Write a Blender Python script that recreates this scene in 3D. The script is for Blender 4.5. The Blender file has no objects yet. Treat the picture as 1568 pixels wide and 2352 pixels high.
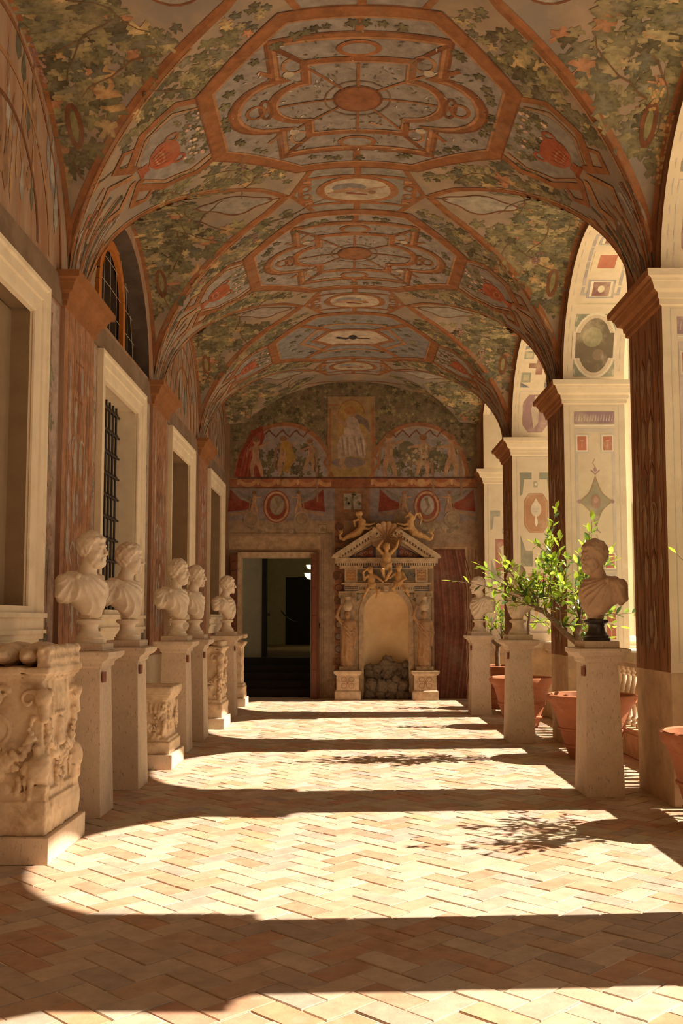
import bpy, bmesh, math, random
import numpy as np
from mathutils import Vector, Matrix
from mathutils.geometry import tessellate_polygon
from math import sin, cos, pi, sqrt, atan2
random.seed(7); np.random.seed(7)
SC = bpy.context.scene
COL = SC.collection
# ------------------------------------------------------------------ camera
F, VX, VY, CY = 2290.0, 797.0, 1425.0, 1243.0
_p = math.atan((VY - CY) / F); _y = math.atan((VX - 784) / math.hypot(F, VY - CY))
_fw = Vector((-sin(_y) * cos(_p), cos(_y) * cos(_p), sin(_p)))
_r = Vector((cos(_y), sin(_y), 0)); _u = _r.cross(_fw)
cam = bpy.data.cameras.new('camera'); cam.sensor_fit = 'VERTICAL'; cam.sensor_height = 36
cam.lens = F / 2352 * 36; cam.shift_y = (CY - 1176) / 2352; cam.clip_start = .05; cam.clip_end = 200
co = bpy.data.objects.new('camera', cam); COL.objects.link(co)
m = Matrix((_r, _u, -_fw)).transposed().to_4x4(); m.translation = Vector((0, 0, 1.5)); co.matrix_world = m
SC.camera = co
# ------------------------------------------------------------------ light
w = bpy.data.worlds.new('sky'); SC.world = w; w.use_nodes = True
bg = w.node_tree.nodes['Background']; bg.inputs[0].default_value = (1.0, .90, .76, 1); bg.inputs[1].default_value = .55
sun = bpy.data.lights.new('sun', 'SUN'); sun.energy = 11.4; sun.angle = .009; sun.color = (1.0, .865, .70)
so = bpy.data.objects.new('sun', sun); COL.objects.link(so); so.location = (12, 8, 14)
SUND = Vector((-1, -.064, -1.09)); so.rotation_euler = SUND.to_track_quat('-Z', 'Y').to_euler()
SC.view_settings.view_transform = 'Standard'; SC.view_settings.look = 'None'
SC.view_settings.gamma = 1; SC.view_settings.use_curve_mapping = False
SC.view_settings.exposure = 0.14
SC.cycles.max_bounces = 10; SC.cycles.diffuse_bounces = 7; SC.cycles.sample_clamp_indirect = 6
# ------------------------------------------------------------------ helpers
def px(x, y, Y):            # measured picture coordinates -> metres on the plane at depth Y (used once, for measuring)
    d = _fw * F + _r * (x - 784) + _u * (CY - y); t = Y / d.y
    return Vector((d.x * t, Y, 1.5 + d.z * t))
def tag(o, label=None, cat=None, group=None, kind=None):
    if label: o['label'] = label
    if cat: o['category'] = cat
    if group: o['group'] = group
    if kind: o['kind'] = kind
    return o
def empty(name, loc=(0, 0, 0), rz=0, parent=None):
    o = bpy.data.objects.new(name, None); COL.objects.link(o); o.location = loc; o.rotation_euler = (0, 0, rz)
    o.empty_display_size = .1
    if parent: o.parent = parent
    return o
def link(name, me, mat=None, parent=None, loc=None, rz=0):
    o = bpy.data.objects.new(name, me); COL.objects.link(o)
    if mat is not None and not me.materials:
        for q in (mat if isinstance(mat, (list, tuple)) else [mat]): me.materials.append(q)
    if parent: o.parent = parent
    if loc is not None: o.location = loc
    if rz: o.rotation_euler = (0, 0, rz)
    return o
def smooth(me, ang=None):
    me.polygons.foreach_set('use_smooth', [True] * len(me.polygons))
    if ang is not None:
        try: me.set_sharp_from_angle(angle=ang)
        except Exception: pass
    return me
def dup(o, parent=None, loc=None, rz=None, label=None, group=None):
    c = o.copy(); COL.objects.link(c)
    if parent: c.parent = parent
    if loc is not None: c.location = loc
    if rz is not None: c.rotation_euler = (0, 0, rz)
    if label: c['label'] = label
    if group: c['group'] = group
    for ch in list(o.children): dup(ch, c)
    return c
class MB:
    def __init__(s): s.v = []; s.f = []; s.m = []; s.c = []; s.cur = (1, 1, 1); s.mi = 0
    def add(s, vs, fs, mi=None):
        b = len(s.v); s.v += [tuple(p) for p in vs]; s.c += [s.cur] * len(vs)
        for f in fs: s.f.append(tuple(b + i for i in f)); s.m.append(s.mi if mi is None else mi)
    def box(s, x0, x1, y0, y1, z0, z1, mi=None, bev=0):
        if bev:
            b = min(bev, (x1 - x0) / 2.2, (y1 - y0) / 2.2, (z1 - z0) / 2.2)
            rings = [(x0 + b, x1 - b, y0 + b, y1 - b, z0), (x0, x1, y0, y1, z0 + b), (x0, x1, y0, y1, z1 - b), (x0 + b, x1 - b, y0 + b, y1 - b, z1)]
            vs = []
            for a, c, d, e, z in rings: vs += [(a, d, z), (c, d, z), (c, e, z), (a, e, z)]
            fs = [(3, 2, 1, 0), (12, 13, 14, 15)]
            for k in range(3):
                for i in range(4):
                    j = (i + 1) % 4; fs.append((k * 4 + i, k * 4 + j, k * 4 + 4 + j, k * 4 + 4 + i))
            s.add(vs, fs, mi); return s
        s.add([(x0, y0, z0), (x1, y0, z0), (x1, y1, z0), (x0, y1, z0), (x0, y0, z1), (x1, y0, z1), (x1, y1, z1), (x0, y1, z1)],
              [(0, 3, 2, 1), (4, 5, 6, 7), (0, 1, 5, 4), (1, 2, 6, 5), (2, 3, 7, 6), (3, 0, 4, 7)], mi); return s
    def frus(s, cx, cy, z0, z1, a0, b0, a1, b1, mi=None):   # tapered block, half sizes
        s.add([(cx - a0, cy - b0, z0), (cx + a0, cy - b0, z0), (cx + a0, cy + b0, z0), (cx - a0, cy + b0, z0),
               (cx - a1, cy - b1, z1), (cx + a1, cy - b1, z1), (cx + a1, cy + b1, z1), (cx - a1, cy + b1, z1)],
              [(0, 3, 2, 1), (4, 5, 6, 7), (0, 1, 5, 4), (1, 2, 6, 5), (2, 3, 7, 6), (3, 0, 4, 7)], mi); return s
    def mould(s, cx, cy, a, b, prof, mi=None):     # rectangular moulding: prof = [(offset, z)], mitred corners, capped
        vs = []
        for o, z in prof:
            vs += [(cx - a - o, cy - b - o, z), (cx + a + o, cy - b - o, z), (cx + a + o, cy + b + o, z), (cx - a - o, cy + b + o, z)]
        fs = [(3, 2, 1, 0)]; n = len(prof)
        for k in range(n - 1):
            for i in range(4):
                j = (i + 1) % 4; fs.append((k * 4 + i, k * 4 + j, k * 4 + 4 + j, k * 4 + 4 + i))
        fs.append((n * 4 - 4, n * 4 - 3, n * 4 - 2, n * 4 - 1)); s.add(vs, fs, mi); return s
    def lathe(s, cx, cy, prof, n=24, mi=None):
        vs = []; fs = []
        for r, z in prof:
            for i in range(n): t = 2 * pi * i / n; vs.append((cx + r * cos(t), cy + r * sin(t), z))
        for k in range(len(prof) - 1):
            for i in range(n):
                j = (i + 1) % n; fs.append((k * n + i, k * n + j, k * n + n + j, k * n + n + i))
        fs.append(tuple(range(n - 1, -1, -1))); fs.append(tuple((len(prof) - 1) * n + i for i in range(n)))
        s.add(vs, fs, mi); return s
    def tube(s, pts, rad, n=8, mi=None):
        pts = [Vector(p) for p in pts]; N = len(pts)
        rad = [rad] * N if not isinstance(rad, (list, tuple)) else rad
        vs = []; fs = []; ref = Vector((.13, .27, .95)); prev = None
        for k, p in enumerate(pts):
            t = (pts[min(k + 1, N - 1)] - pts[max(k - 1, 0)]).normalized()
            a = (t.cross(ref) if prev is None else (prev - t * prev.dot(t)))
            if a.length < 1e-4: a = t.cross(Vector((1, 0, 0)))
            a.normalize(); prev = a; b = t.cross(a)
            for i in range(n): q = 2 * pi * i / n; vs.append(p + (a * cos(q) + b * sin(q)) * rad[k])
        for k in range(N - 1):
            for i in range(n): j = (i + 1) % n; fs.append((k * n + i, k * n + j, k * n + n + j, k * n + n + i))
        fs.append(tuple(range(n - 1, -1, -1))); fs.append(tuple((N - 1) * n + i for i in range(n)))
        s.add(vs, fs, mi); return s
    def prism(s, loop, d, mi=None):   # loop of 3d points extruded by vector d (concave allowed)
        n = len(loop); L = [Vector(p) for p in loop]; D = Vector(d)
        tri = tessellate_polygon([L]); vs = L + [p + D for p in L]
        fs = [tuple(t) for t in tri] + [tuple(n + i for i in reversed(t)) for t in tri]
        fs += [(i, (i + 1) % n, n + (i + 1) % n, n + i) for i in range(n)]
        s.add(vs, fs, mi); return s
    def mesh(s, name):
        me = bpy.data.meshes.new(name); me.from_pydata(s.v, [], s.f)
        if any(s.m): me.polygons.foreach_set('material_index', s.m)
        if any(c != (1, 1, 1) for c in s.c):
            at = me.color_attributes.new('Col', 'FLOAT_COLOR', 'POINT')
            at.data.foreach_set('color', np.c_[np.array(s.c, dtype=np.float32), np.ones(len(s.c), dtype=np.float32)].ravel())
        bm = bmesh.new(); bm.from_mesh(me); bmesh.ops.recalc_face_normals(bm, faces=bm.faces); bm.to_mesh(me); bm.free()
        return me
    def build(s, name, mat, parent=None, loc=None, rz=0, sm=None):
        me = s.mesh(name)
        if sm is not None: smooth(me, sm)
        return link(name, me, mat, parent, loc, rz)
# ------------------------------------------------------------------ materials
def mat(name, col=(.6, .5, .4), rough=.85, var=.18, scale=6, bump=.15, bscale=60, attr=False, pits=0, stain=None, stretch=(1, 1, 1), spec=.2, metal=0, transl=0, emit=0, world=False, dim=1, sat=1):
    m = bpy.data.materials.new(name); m.use_nodes = True; N = m.node_tree.nodes; L = m.node_tree.links
    b = N['Principled BSDF']; b.inputs['Roughness'].default_value = rough; b.inputs['Metallic'].default_value = metal
    b.inputs['Specular IOR Level'].default_value = spec
    if emit:
        b.inputs['Emission Color'].default_value = (*col, 1); b.inputs['Emission Strength'].default_value = emit
        b.inputs['Base Color'].default_value = (*col, 1); return m
    tc = N.new('ShaderNodeTexCoord'); mp = N.new('ShaderNodeMapping'); mp.inputs['Scale'].default_value = stretch
    if world:
        g = N.new('ShaderNodeNewGeometry'); L.new(g.outputs['Position'], mp.inputs['Vector'])
    else: L.new(tc.outputs['Object'], mp.inputs['Vector'])
    V = mp.outputs['Vector']
    if attr:
        a = N.new('ShaderNodeAttribute'); a.attribute_name = 'Col'; base = a.outputs['Color']
        if dim != 1:
            hs = N.new('ShaderNodeHueSaturation'); hs.inputs['Value'].default_value = dim; hs.inputs['Saturation'].default_value = sat; L.new(base, hs.inputs['Color']); base = hs.outputs[0]
    else:
        c = N.new('ShaderNodeRGB'); c.outputs[0].default_value = (*col, 1); base = c.outputs[0]
    def noise(sc, det=4):
        n = N.new('ShaderNodeTexNoise'); n.inputs['Scale'].default_value = sc; n.inputs['Detail'].default_value = det
        n.inputs['Roughness'].default_value = .65; L.new(V, n.inputs['Vector']); return n.outputs['Fac']
    def ramp(f, p0, c0, p1, c1):
        r = N.new('ShaderNodeMapRange'); r.inputs[1].default_value = p0; r.inputs[2].default_value = p1; r.inputs[3].default_value = c0; r.inputs[4].default_value = c1
        L.new(f, r.inputs[0]); return r.outputs[0]
    def mul(cs, f):
        x = N.new('ShaderNodeMix'); x.data_type = 'RGBA'; x.blend_type = 'MULTIPLY'; x.inputs[0].default_value = 1
        L.new(cs, x.inputs[6]); cb = N.new('ShaderNodeCombineColor'); L.new(f, cb.inputs[0]); L.new(f, cb.inputs[1]); L.new(f, cb.inputs[2]); L.new(cb.outputs[0], x.inputs[7]); return x.outputs[2]
    def mix(cs, c2, f):
        x = N.new('ShaderNodeMix'); x.data_type = 'RGBA'; L.new(f, x.inputs[0]); L.new(cs, x.inputs[6]); x.inputs[7].default_value = (*c2, 1); return x.outputs[2]
    n1 = noise(scale)
    base = mul(base, ramp(n1, .3, 1 - var, .7, 1 + var * .6))
    if stain: base = mix(base, stain[0], ramp(noise(stain[1], 6), stain[2], 0, stain[2] + .14, stain[3]))
    hb = noise(bscale, 5)
    if pits:
        mp2 = N.new('ShaderNodeMapping'); mp2.inputs['Scale'].default_value = (3.2, 3.2, .8)
        L.new(V, mp2.inputs['Vector']); n = N.new('ShaderNodeTexNoise'); n.inputs['Scale'].default_value = 26; n.inputs['Detail'].default_value = 6; n.inputs['Roughness'].default_value = .7
        L.new(mp2.outputs[0], n.inputs['Vector'])
        pf = ramp(n.outputs['Fac'], .34, pits, .42, 0); base = mix(base, tuple(c * .38 for c in col), pf)
        sb = N.new('ShaderNodeMath'); sb.operation = 'SUBTRACT'; L.new(hb, sb.inputs[0]); L.new(pf, sb.inputs[1]); hb = sb.outputs[0]
    L.new(base, b.inputs['Base Color'])
    if bump:
        bp = N.new('ShaderNodeBump'); bp.inputs['Strength'].default_value = bump; bp.inputs['Distance'].default_value = .01
        L.new(hb, bp.inputs['Height']); L.new(bp.outputs[0], b.inputs['Normal'])
    if transl:
        t = N.new('ShaderNodeBsdfTranslucent'); L.new(base, t.inputs[0]); ms = N.new('ShaderNodeMixShader'); ms.inputs[0].default_value = transl
        L.new(b.outputs[0], ms.inputs[1]); L.new(t.outputs[0], ms.inputs[2]); L.new(ms.outputs[0], N['Material Output'].inputs[0])
    return m
K = {}
K['paint'] = mat('fresco_paint', attr=True, var=.34, scale=9, bump=.05, bscale=30, world=True, stain=((.25, .19, .125), 2.3, .52, .34), dim=.84, sat=1.0)
K['paint2'] = mat('light_fresco_paint', attr=True, var=.14, scale=5, bump=.05, bscale=30, world=True, stain=((.68, .56, .38), 3, .5, .42), dim=.92)
K['vault'] = mat('vault_plaster', (.34, .25, .17), var=.25, scale=2.2, bump=.08, bscale=20, world=True, stain=((.22, .19, .165), 1.6, .46, .7))
K['brown'] = mat('brown_fresco', (.27, .125, .055), var=.28, scale=3, bump=.08, bscale=25, world=True, stretch=(3, 3, .6), stain=((.30, .18, .10), 2.2, .5, .6))
K['wall'] = mat('grotesque_wall_fresco', (.38, .25, .165), var=.25, scale=2.5, bump=.08, world=True, stretch=(2.5, 2.5, .5), stain=((.33, .155, .08), 1.8, .46, .75))
K['far'] = mat('end_wall_fresco', (.29, .195, .12), var=.3, scale=2.4, bump=.08, world=True, stain=((.30, .155, .085), 1.6, .46, .75))
K['light'] = mat('cream_plaster', (.70, .58, .40), var=.1, scale=3, bump=.06, world=True, stain=((.56, .44, .29), 2.5, .54, .55))
K['stone'] = mat('base_stone', (.58, .41, .25), var=.25, scale=5, bump=.35, bscale=70, world=True, stain=((.36, .24, .14), 7, .56, .5))
K['trav'] = mat('travertine', (.70, .57, .42), var=.18, scale=4, bump=.35, bscale=80, pits=.9, stain=((.52, .37, .24), 4, .54, .5))
K['marble'] = mat('old_marble', (.84, .72, .55), rough=.6, var=.16, scale=9, bump=.12, bscale=90, stain=((.52, .36, .21), 8, .56, .55), spec=.35)
K['marble2'] = mat('brown_marble', (.60, .42, .27), rough=.6, var=.22, scale=9, bump=.12, bscale=90, stain=((.40, .25, .15), 9, .55, .6), spec=.35)
K['relief'] = mat('altar_marble', (.76, .60, .41), rough=.75, var=.2, scale=7, bump=.3, bscale=70, stain=((.45, .30, .17), 6, .5, .65))
K['black'] = mat('black_stone', (.045, .035, .03), rough=.35, var=.4, scale=30, bump=.05, spec=.5, stain=((.3, .25, .2), 50, .66, .6))
K['frame'] = mat('window_frame_stone', (.82, .70, .50), var=.1, scale=5, bump=.12, world=True, stain=((.66, .50, .32), 3.5, .55, .5))
K['cornice'] = mat('red_cornice', (.32, .14, .055), var=.22, scale=6, bump=.1, world=True)
K['strip'] = mat('grey_brown_band', (.25, .165, .105), var=.25, scale=4, bump=.1, world=True, stain=((.28, .22, .17), 2, .5, .5))
K['brick'] = mat('terracotta_floor', attr=True, rough=.62, var=.22, scale=9, bump=.22, bscale=55, world=True, stain=((.44, .35, .25), 7, .52, .6), spec=.3)
K['mortar'] = mat('mortar', (.74, .64, .50), var=.2, scale=20, bump=.3, world=True)
K['terra'] = mat('terracotta', (.42, .155, .07), rough=.7, var=.18, scale=5, bump=.12, bscale=40, stain=((.60, .38, .25), 4, .57, .35), spec=.3)
K['soil'] = mat('soil', (.16, .10, .06), var=.4, scale=20, bump=.9, bscale=40)
K['bark'] = mat('bark', (.20, .13, .08), var=.35, scale=14, bump=.7, bscale=50, stain=((.36, .28, .2), 8, .55, .5))
K['leaf'] = mat('citrus_leaf', attr=True, rough=.25, var=.1, bump=0, transl=.5, spec=.5)
K['iron'] = mat('iron', (.045, .032, .024), rough=.6, var=.3, scale=20, bump=.2, spec=.4)
K['dark'] = mat('dark_glass', (.018, .014, .012), rough=.5, var=.4, scale=6, bump=.05)
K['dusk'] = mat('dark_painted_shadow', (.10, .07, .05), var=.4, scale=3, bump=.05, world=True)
K['shutter'] = mat('ochre_blind', (.30, .21, .12), rough=.9, var=.12, scale=6, bump=.3, bscale=120)
K['orange'] = mat('orange_frame', (.50, .17, .035), rough=.6, var=.15)
K['rock'] = mat('tufa_rock', (.30, .235, .17), rough=.95, var=.5, scale=14, bump=1, bscale=38, stain=((.12, .08, .055), 16, .5, .8))
K['wood'] = mat('dark_red_wood', (.17, .055, .022), rough=.5, var=.35, scale=10, bump=.2, stretch=(6, 6, .6), spec=.4)
K['plaque'] = mat('brown_plaque', (.24, .09, .05), rough=.5, var=.1)
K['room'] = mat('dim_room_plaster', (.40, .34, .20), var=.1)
K['roomdark'] = mat('dim_room_dark', (.03, .022, .015), var=.2)  # near-black colour stands in for the back-room steps being unlit
K['lamp'] = mat('lamp_glass', (1, .82, .35), emit=5)
K['gold'] = mat('ochre_stucco', (.60, .36, .15), rough=.7, var=.22, scale=14, bump=.15, stain=((.36, .20, .09), 12, .5, .6))
K['aed'] = mat('weathered_fountain_stone', (.53, .40, .26), var=.3, scale=9, bump=.25, stain=((.38, .26, .15), 5, .53, .6), world=True)
K['niche'] = mat('niche_plaster', (.78, .62, .38), var=.12, scale=3, bump=.06, world=True, stain=((.66, .43, .20), 1.9, .53, .5))
K['robe'] = mat('brown_draped_stone', (.42, .25, .13), rough=.7, var=.25, scale=12, bump=.15, stain=((.60, .45, .28), 9, .55, .6))
K['ground'] = mat('courtyard_gravel', (.72, .64, .50), var=.12, scale=8, bump=.4, world=True)
K['facade'] = mat('courtyard_facade', (.78, .66, .48), var=.12, scale=2, bump=.1, world=True)
# ------------------------------------------------------------------ sculpting by distance fields
class SDF:
    def __init__(s, lo, hi, h):
        s.lo = np.array(lo, np.float32); s.h = h; n = [int((b - a) / h) + 2 for a, b in zip(lo, hi)]; s.n = n
        g = np.meshgrid(*[a + h * np.arange(k, dtype=np.float32) for a, k in zip(lo, n)], indexing='ij')
        s.P = np.stack([q.ravel() for q in g], 1).astype(np.float32); s.d = np.full(len(s.P), 1e3, np.float32)
    def add(s, d, k=.01): s.d = smin(s.d, d, k); return s
    def sub(s, d, k=.01): s.d = -smin(-s.d, d, k); return s
    def loc(s, c, R, fn, k=.006, neg=False):      # evaluate a small primitive only near c
        c = np.array(c); n = s.n; a = np.maximum(0, ((c - R - s.lo) / s.h).astype(int)); b = np.minimum(n, ((c + R - s.lo) / s.h).astype(int) + 2)
        if (b <= a).any(): return s
        sl = tuple(slice(int(p), int(q)) for p, q in zip(a, b)); D = s.d.reshape(n); G = s.P.reshape(*n, 3)[sl].reshape(-1, 3)
        o = D[sl].ravel(); d = fn(G); D[sl] = (-smin(-o, d, k) if neg else smin(o, d, k)).reshape(D[sl].shape); return s
    def blob(s, c, r, k=.006, neg=False):
        r = r if isinstance(r, (tuple, list)) else (r, r, r); return s.loc(c, max(r) + .03, lambda G: ell(G, c, r), k, neg)
    def rod(s, a, b, ra, rb=None, k=.006, neg=False):
        rb = ra if rb is None else rb; c = [(p + q) / 2 for p, q in zip(a, b)]; R = max(abs(p - q) for p, q in zip(a, b)) / 2 + max(ra, rb) + .03
        return s.loc(c, R, lambda G: cap(G, a, b, ra, rb), k, neg)
    def mesh(s, name, fix=None):
        n = s.n; v = s.d.reshape(n); neg = v < 0
        for ax in range(3):
            sl = [slice(None)] * 3
            for e in (0, -1): sl[ax] = e; neg[tuple(sl)] = False
        v = np.where(neg, np.minimum(v, -1e-6), np.maximum(v, 1e-6))
        c = [k - 1 for k in n]; A = np.zeros(c + [3], np.float32); W = np.zeros(c, np.float32)
        offs = [(i, j, k) for i in (0, 1) for j in (0, 1) for k in (0, 1)]
        for a in offs:
            for ax in range(3):
                if a[ax]: continue
                b = list(a); b[ax] = 1
                va = v[a[0]:a[0] + c[0], a[1]:a[1] + c[1], a[2]:a[2] + c[2]]; vb = v[b[0]:b[0] + c[0], b[1]:b[1] + c[1], b[2]:b[2] + c[2]]
                cr = (va < 0) != (vb < 0); t = np.where(cr, va / np.where(cr, va - vb, 1), 0)
                for q in range(3): A[..., q] += np.where(cr, (a[q] + (t if q == ax else 0)), 0)
                W += cr
        act = W > 0; idx = -np.ones(c, np.int64); idx[act] = np.arange(act.sum())
        I = np.argwhere(act); V = (A[act] / W[act][:, None] + I) * s.h + s.lo
        Fs = []
        for ax in range(3):
            o1, o2 = [(1, 2), (2, 0), (0, 1)][ax]
            lo = [0, 0, 0]; sa = [slice(0, n[q]) for q in range(3)]
            sa[ax] = slice(0, n[ax] - 1); sb = list(sa); sb[ax] = slice(1, n[ax])
            x = neg[tuple(sa)] != neg[tuple(sb)]; fl = neg[tuple(sa)]
            E = np.argwhere(x)
            ok = (E[:, o1] > 0) & (E[:, o2] > 0) & (E[:, o1] < n[o1] - 1) & (E[:, o2] < n[o2] - 1); E = E[ok]
            f = fl[tuple(E.T)]; e1 = np.zeros(3, int); e1[o1] = 1; e2 = np.zeros(3, int); e2[o2] = 1
            g = lambda q: idx[tuple(q.T)]
            Q = np.stack([g(E - e1 - e2), g(E - e2), g(E), g(E - e1)], 1)
            Q[~f] = Q[~f][:, ::-1]; Fs.append(Q)
        Q = np.concatenate(Fs); Q = Q[(Q >= 0).all(1)]
        if fix is not None: V = fix(V)
        me = bpy.data.meshes.new(name); me.vertices.add(len(V)); me.vertices.foreach_set('co', V.astype(np.float32).ravel())
        me.loops.add(len(Q) * 4); me.loops.foreach_set('vertex_index', Q.ravel().astype(np.int32))
        me.polygons.add(len(Q)); me.polygons.foreach_set('loop_start', np.arange(0, len(Q) * 4, 4, dtype=np.int32))
        me.update(calc_edges=True); me.validate(); smooth(me); return me
def smin(a, b, k):
    if k <= 0: return np.minimum(a, b)
    h = np.clip(.5 + .5 * (b - a) / k, 0, 1); return b * (1 - h) + a * h - k * h * (1 - h)
def V3(c): return np.array(c, np.float32)
def ell(P, c, r):
    q = (P - V3(c)); r = V3(r); k0 = np.linalg.norm(q / r, axis=1); k1 = np.linalg.norm(q / (r * r), axis=1) + 1e-6
    return k0 * (k0 - 1) / k1
def cap(P, a, b, ra, rb=None):
    rb = ra if rb is None else rb; a = V3(a); ba = V3(b) - a; pa = P - a
    h = np.clip(pa @ ba / max(float(ba @ ba), 1e-9), 0, 1); return np.linalg.norm(pa - h[:, None] * ba, axis=1) - (ra + (rb - ra) * h)
def bx(P, c, hs, r=0):
    q = np.abs(P - V3(c)) - V3(hs) + r; return np.linalg.norm(np.maximum(q, 0), axis=1) + np.minimum(q.max(1), 0) - r
def tor(P, c, ax, R, r):
    q = P - V3(c); h = q[:, ax]; o = [i for i in range(3) if i != ax]; l = np.sqrt(q[:, o[0]] ** 2 + q[:, o[1]] ** 2) - R
    return np.sqrt(l * l + h * h) - r
def rotz(P, a, c=(0, 0, 0)):
    c = V3(c); q = P - c; R = np.array([[cos(a), -sin(a), 0], [sin(a), cos(a), 0], [0, 0, 1]], np.float32); return q @ R + c   # into a frame turned by +a
def wob(P, f, s=0):
    x, y, z = P[:, 0] * f, P[:, 1] * f, P[:, 2] * f
    return (np.sin(x + 1.7 * np.sin(y * .9 + s) + s) * np.sin(y * 1.1 + 1.5 * np.sin(z * .8 + s * 2)) + np.sin(z * 1.2 + 1.6 * np.sin(x * 1.1 + s)) * .6)
def chain(s, pts, r0, r1=None, k=.01, neg=False):
    n = len(pts) - 1; r1 = r0 if r1 is None else r1
    for i in range(n): s.rod(pts[i], pts[i + 1], r0 + (r1 - r0) * i / n, r0 + (r1 - r0) * (i + 1) / n, k, neg)
# ------------------------------------------------------------------ painted decoration: thin coats of paint lying on a surface
class Paint:
    def __init__(s, surf): s.S = surf; s.v = []; s.f = []; s.c = []
    def P(s, u, v, l):
        p, n, t, b = s.S(u, v); return p + n * (.0015 * l)
    def shade(s, col):
        j = random.uniform(.88, 1.1); return (col[0] * j, col[1] * j * random.uniform(.97, 1.03), col[2] * j)
    def star(s, c, ring, col, l=1, rings=1):   # star shaped patch about c, follows the surface
        if rings > 1:
            rr = []
            for i in range(len(ring)):
                a, e = ring[i], ring[(i + 1) % len(ring)]; n = max(1, int(math.hypot(e[0] - a[0], e[1] - a[1]) / .09))
                rr += [(a[0] + (e[0] - a[0]) * k / n, a[1] + (e[1] - a[1]) * k / n) for k in range(n)]
            ring = rr
        b = len(s.v); n = len(ring); col = s.shade(col); l += random.random() * .2
        s.v.append(s.P(c[0], c[1], l))
        for k in range(1, rings + 1):
            q = k / rings
            for u, v in ring: s.v.append(s.P(c[0] + (u - c[0]) * q, c[1] + (v - c[1]) * q, l))
        s.c += [col] * (1 + n * rings)
        for i in range(n): s.f.append((b, b + 1 + i, b + 1 + (i + 1) % n))
        for k in range(rings - 1):
            o = b + 1 + k * n
            for i in range(n): j = (i + 1) % n; s.f.append((o + i, o + n + i, o + n + j)); s.f.append((o + i, o + n + j, o + j))
    def oval(s, u, v, a, b, col, l=1, n=20, rings=1, rot=0):
        s.star((u, v), [(u + a * cos(t) * cos(rot) - b * sin(t) * sin(rot), v + a * cos(t) * sin(rot) + b * sin(t) * cos(rot)) for t in [2 * pi * i / n for i in range(n)]], col, l, rings)
    def ring(s, u, v, a, b, w, col, l=1, n=28, t0=0, t1=2 * pi):
        s.line([(u + a * cos(t0 + (t1 - t0) * i / n), v + b * sin(t0 + (t1 - t0) * i / n)) for i in range(n + 1)], w, col, l)
    def poly(s, pts, col, l=1):
        l += random.random() * .2
        b = len(s.v); s.v += [s.P(u, v, l) for u, v in pts]; s.c += [s.shade(col)] * len(pts)
        s.f += [tuple(b + i for i in t) for t in tessellate_polygon([[Vector((u, v, 0)) for u, v in pts]])]
    def rect(s, u0, u1, v0, v1, col, l=1): s.poly([(u0, v0), (u1, v0), (u1, v1), (u0, v1)], col, l)
    def frame(s, u0, u1, v0, v1, w, col, l=1): s.line([(u0, v0), (u1, v0), (u1, v1), (u0, v1)], w, col, l, closed=True)
    def line(s, pts, w, col, l=1, closed=False, w1=None, step=.12):
        l += random.random() * .2; w1 = w if w1 is None else w1; pts = [Vector((a, b)) for a, b in pts]
        if closed: pts.append(pts[0])
        R = []
        for i in range(len(pts) - 1):
            n = max(1, int((pts[i + 1] - pts[i]).length / step))
            for k in range(n): R.append(pts[i].lerp(pts[i + 1], k / n))
        R.append(pts[-1]); N = len(R)
        if N < 2: return
        col = s.shade(col); b = len(s.v)
        for i, p in enumerate(R):
            a = R[i - 1] if i else (R[-2] if closed else p); c = R[i + 1] if i < N - 1 else (R[1] if closed else p)
            d1 = (p - a); d2 = (c - p)
            if d1.length < 1e-9: d1 = d2
            if d2.length < 1e-9: d2 = d1
            d1.normalize(); d2.normalize(); t = d1 + d2
            if t.length < 1e-6: t = d1.copy()
            t.normalize(); nn = Vector((-t.y, t.x)); cs = max(.45, nn.dot(Vector((-d1.y, d1.x)))); ww = (w + (w1 - w) * i / (N - 1)) / 2 / cs
            for q in (-1, 1): s.v.append(s.P(p.x + nn.x * ww * q, p.y + nn.y * ww * q, l))
        s.c += [col] * (2 * N)
        for i in range(N - 1): s.f.append((b + 2 * i, b + 2 * i + 1, b + 2 * i + 3, b + 2 * i + 2))
    def limb(s, pts, w, w1, col, l=1):
        s.line(pts, w, col, l, w1=w1); s.oval(*pts[0], w / 2, w / 2, col, l + .3, 10); s.oval(*pts[-1], w1 / 2, w1 / 2, col, l + .3, 10)
    def local(s, u, v, shape, size, ang, col, l=1):   # small motif laid in the tangent plane
        p, n, t, bb = s.S(u, v); b = len(s.v); ca, sa = cos(ang) * size, sin(ang) * size; o = p + n * (.0015 * l)
        s.v.append(o)
        for a, c in shape: s.v.append(o + t * (a * ca - c * sa) + bb * (a * sa + c * ca))
        k = len(shape); c1 = s.shade(col); s.c += [tuple(min(1, x * 1.35 + .02) for x in c1)] + [tuple(x * (1.12 if i % 4 < 2 else .85) for x in c1) for i in range(k)]
        s.f += [(b, b + 1 + i, b + 1 + (i + 1) % k) for i in range(k)]
    def build(s, name, mat, parent=None, kind=None, label=None):
        me = bpy.data.meshes.new(name); me.from_pydata([tuple(p) for p in s.v], [], s.f)
        at = me.color_attributes.new('Col', 'FLOAT_COLOR', 'POINT')
        at.data.foreach_set('color', np.c_[np.array(s.c, dtype=np.float32), np.ones(len(s.c), dtype=np.float32)].ravel())
        return tag(link(name, me, mat, parent), label=label, kind=kind)
def plane_surf(o, t, b, n):
    o, t, b, n = Vector(o), Vector(t), Vector(b), Vector(n)
    return lambda u, v: (o + t * u + b * v, n, t, b)
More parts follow.
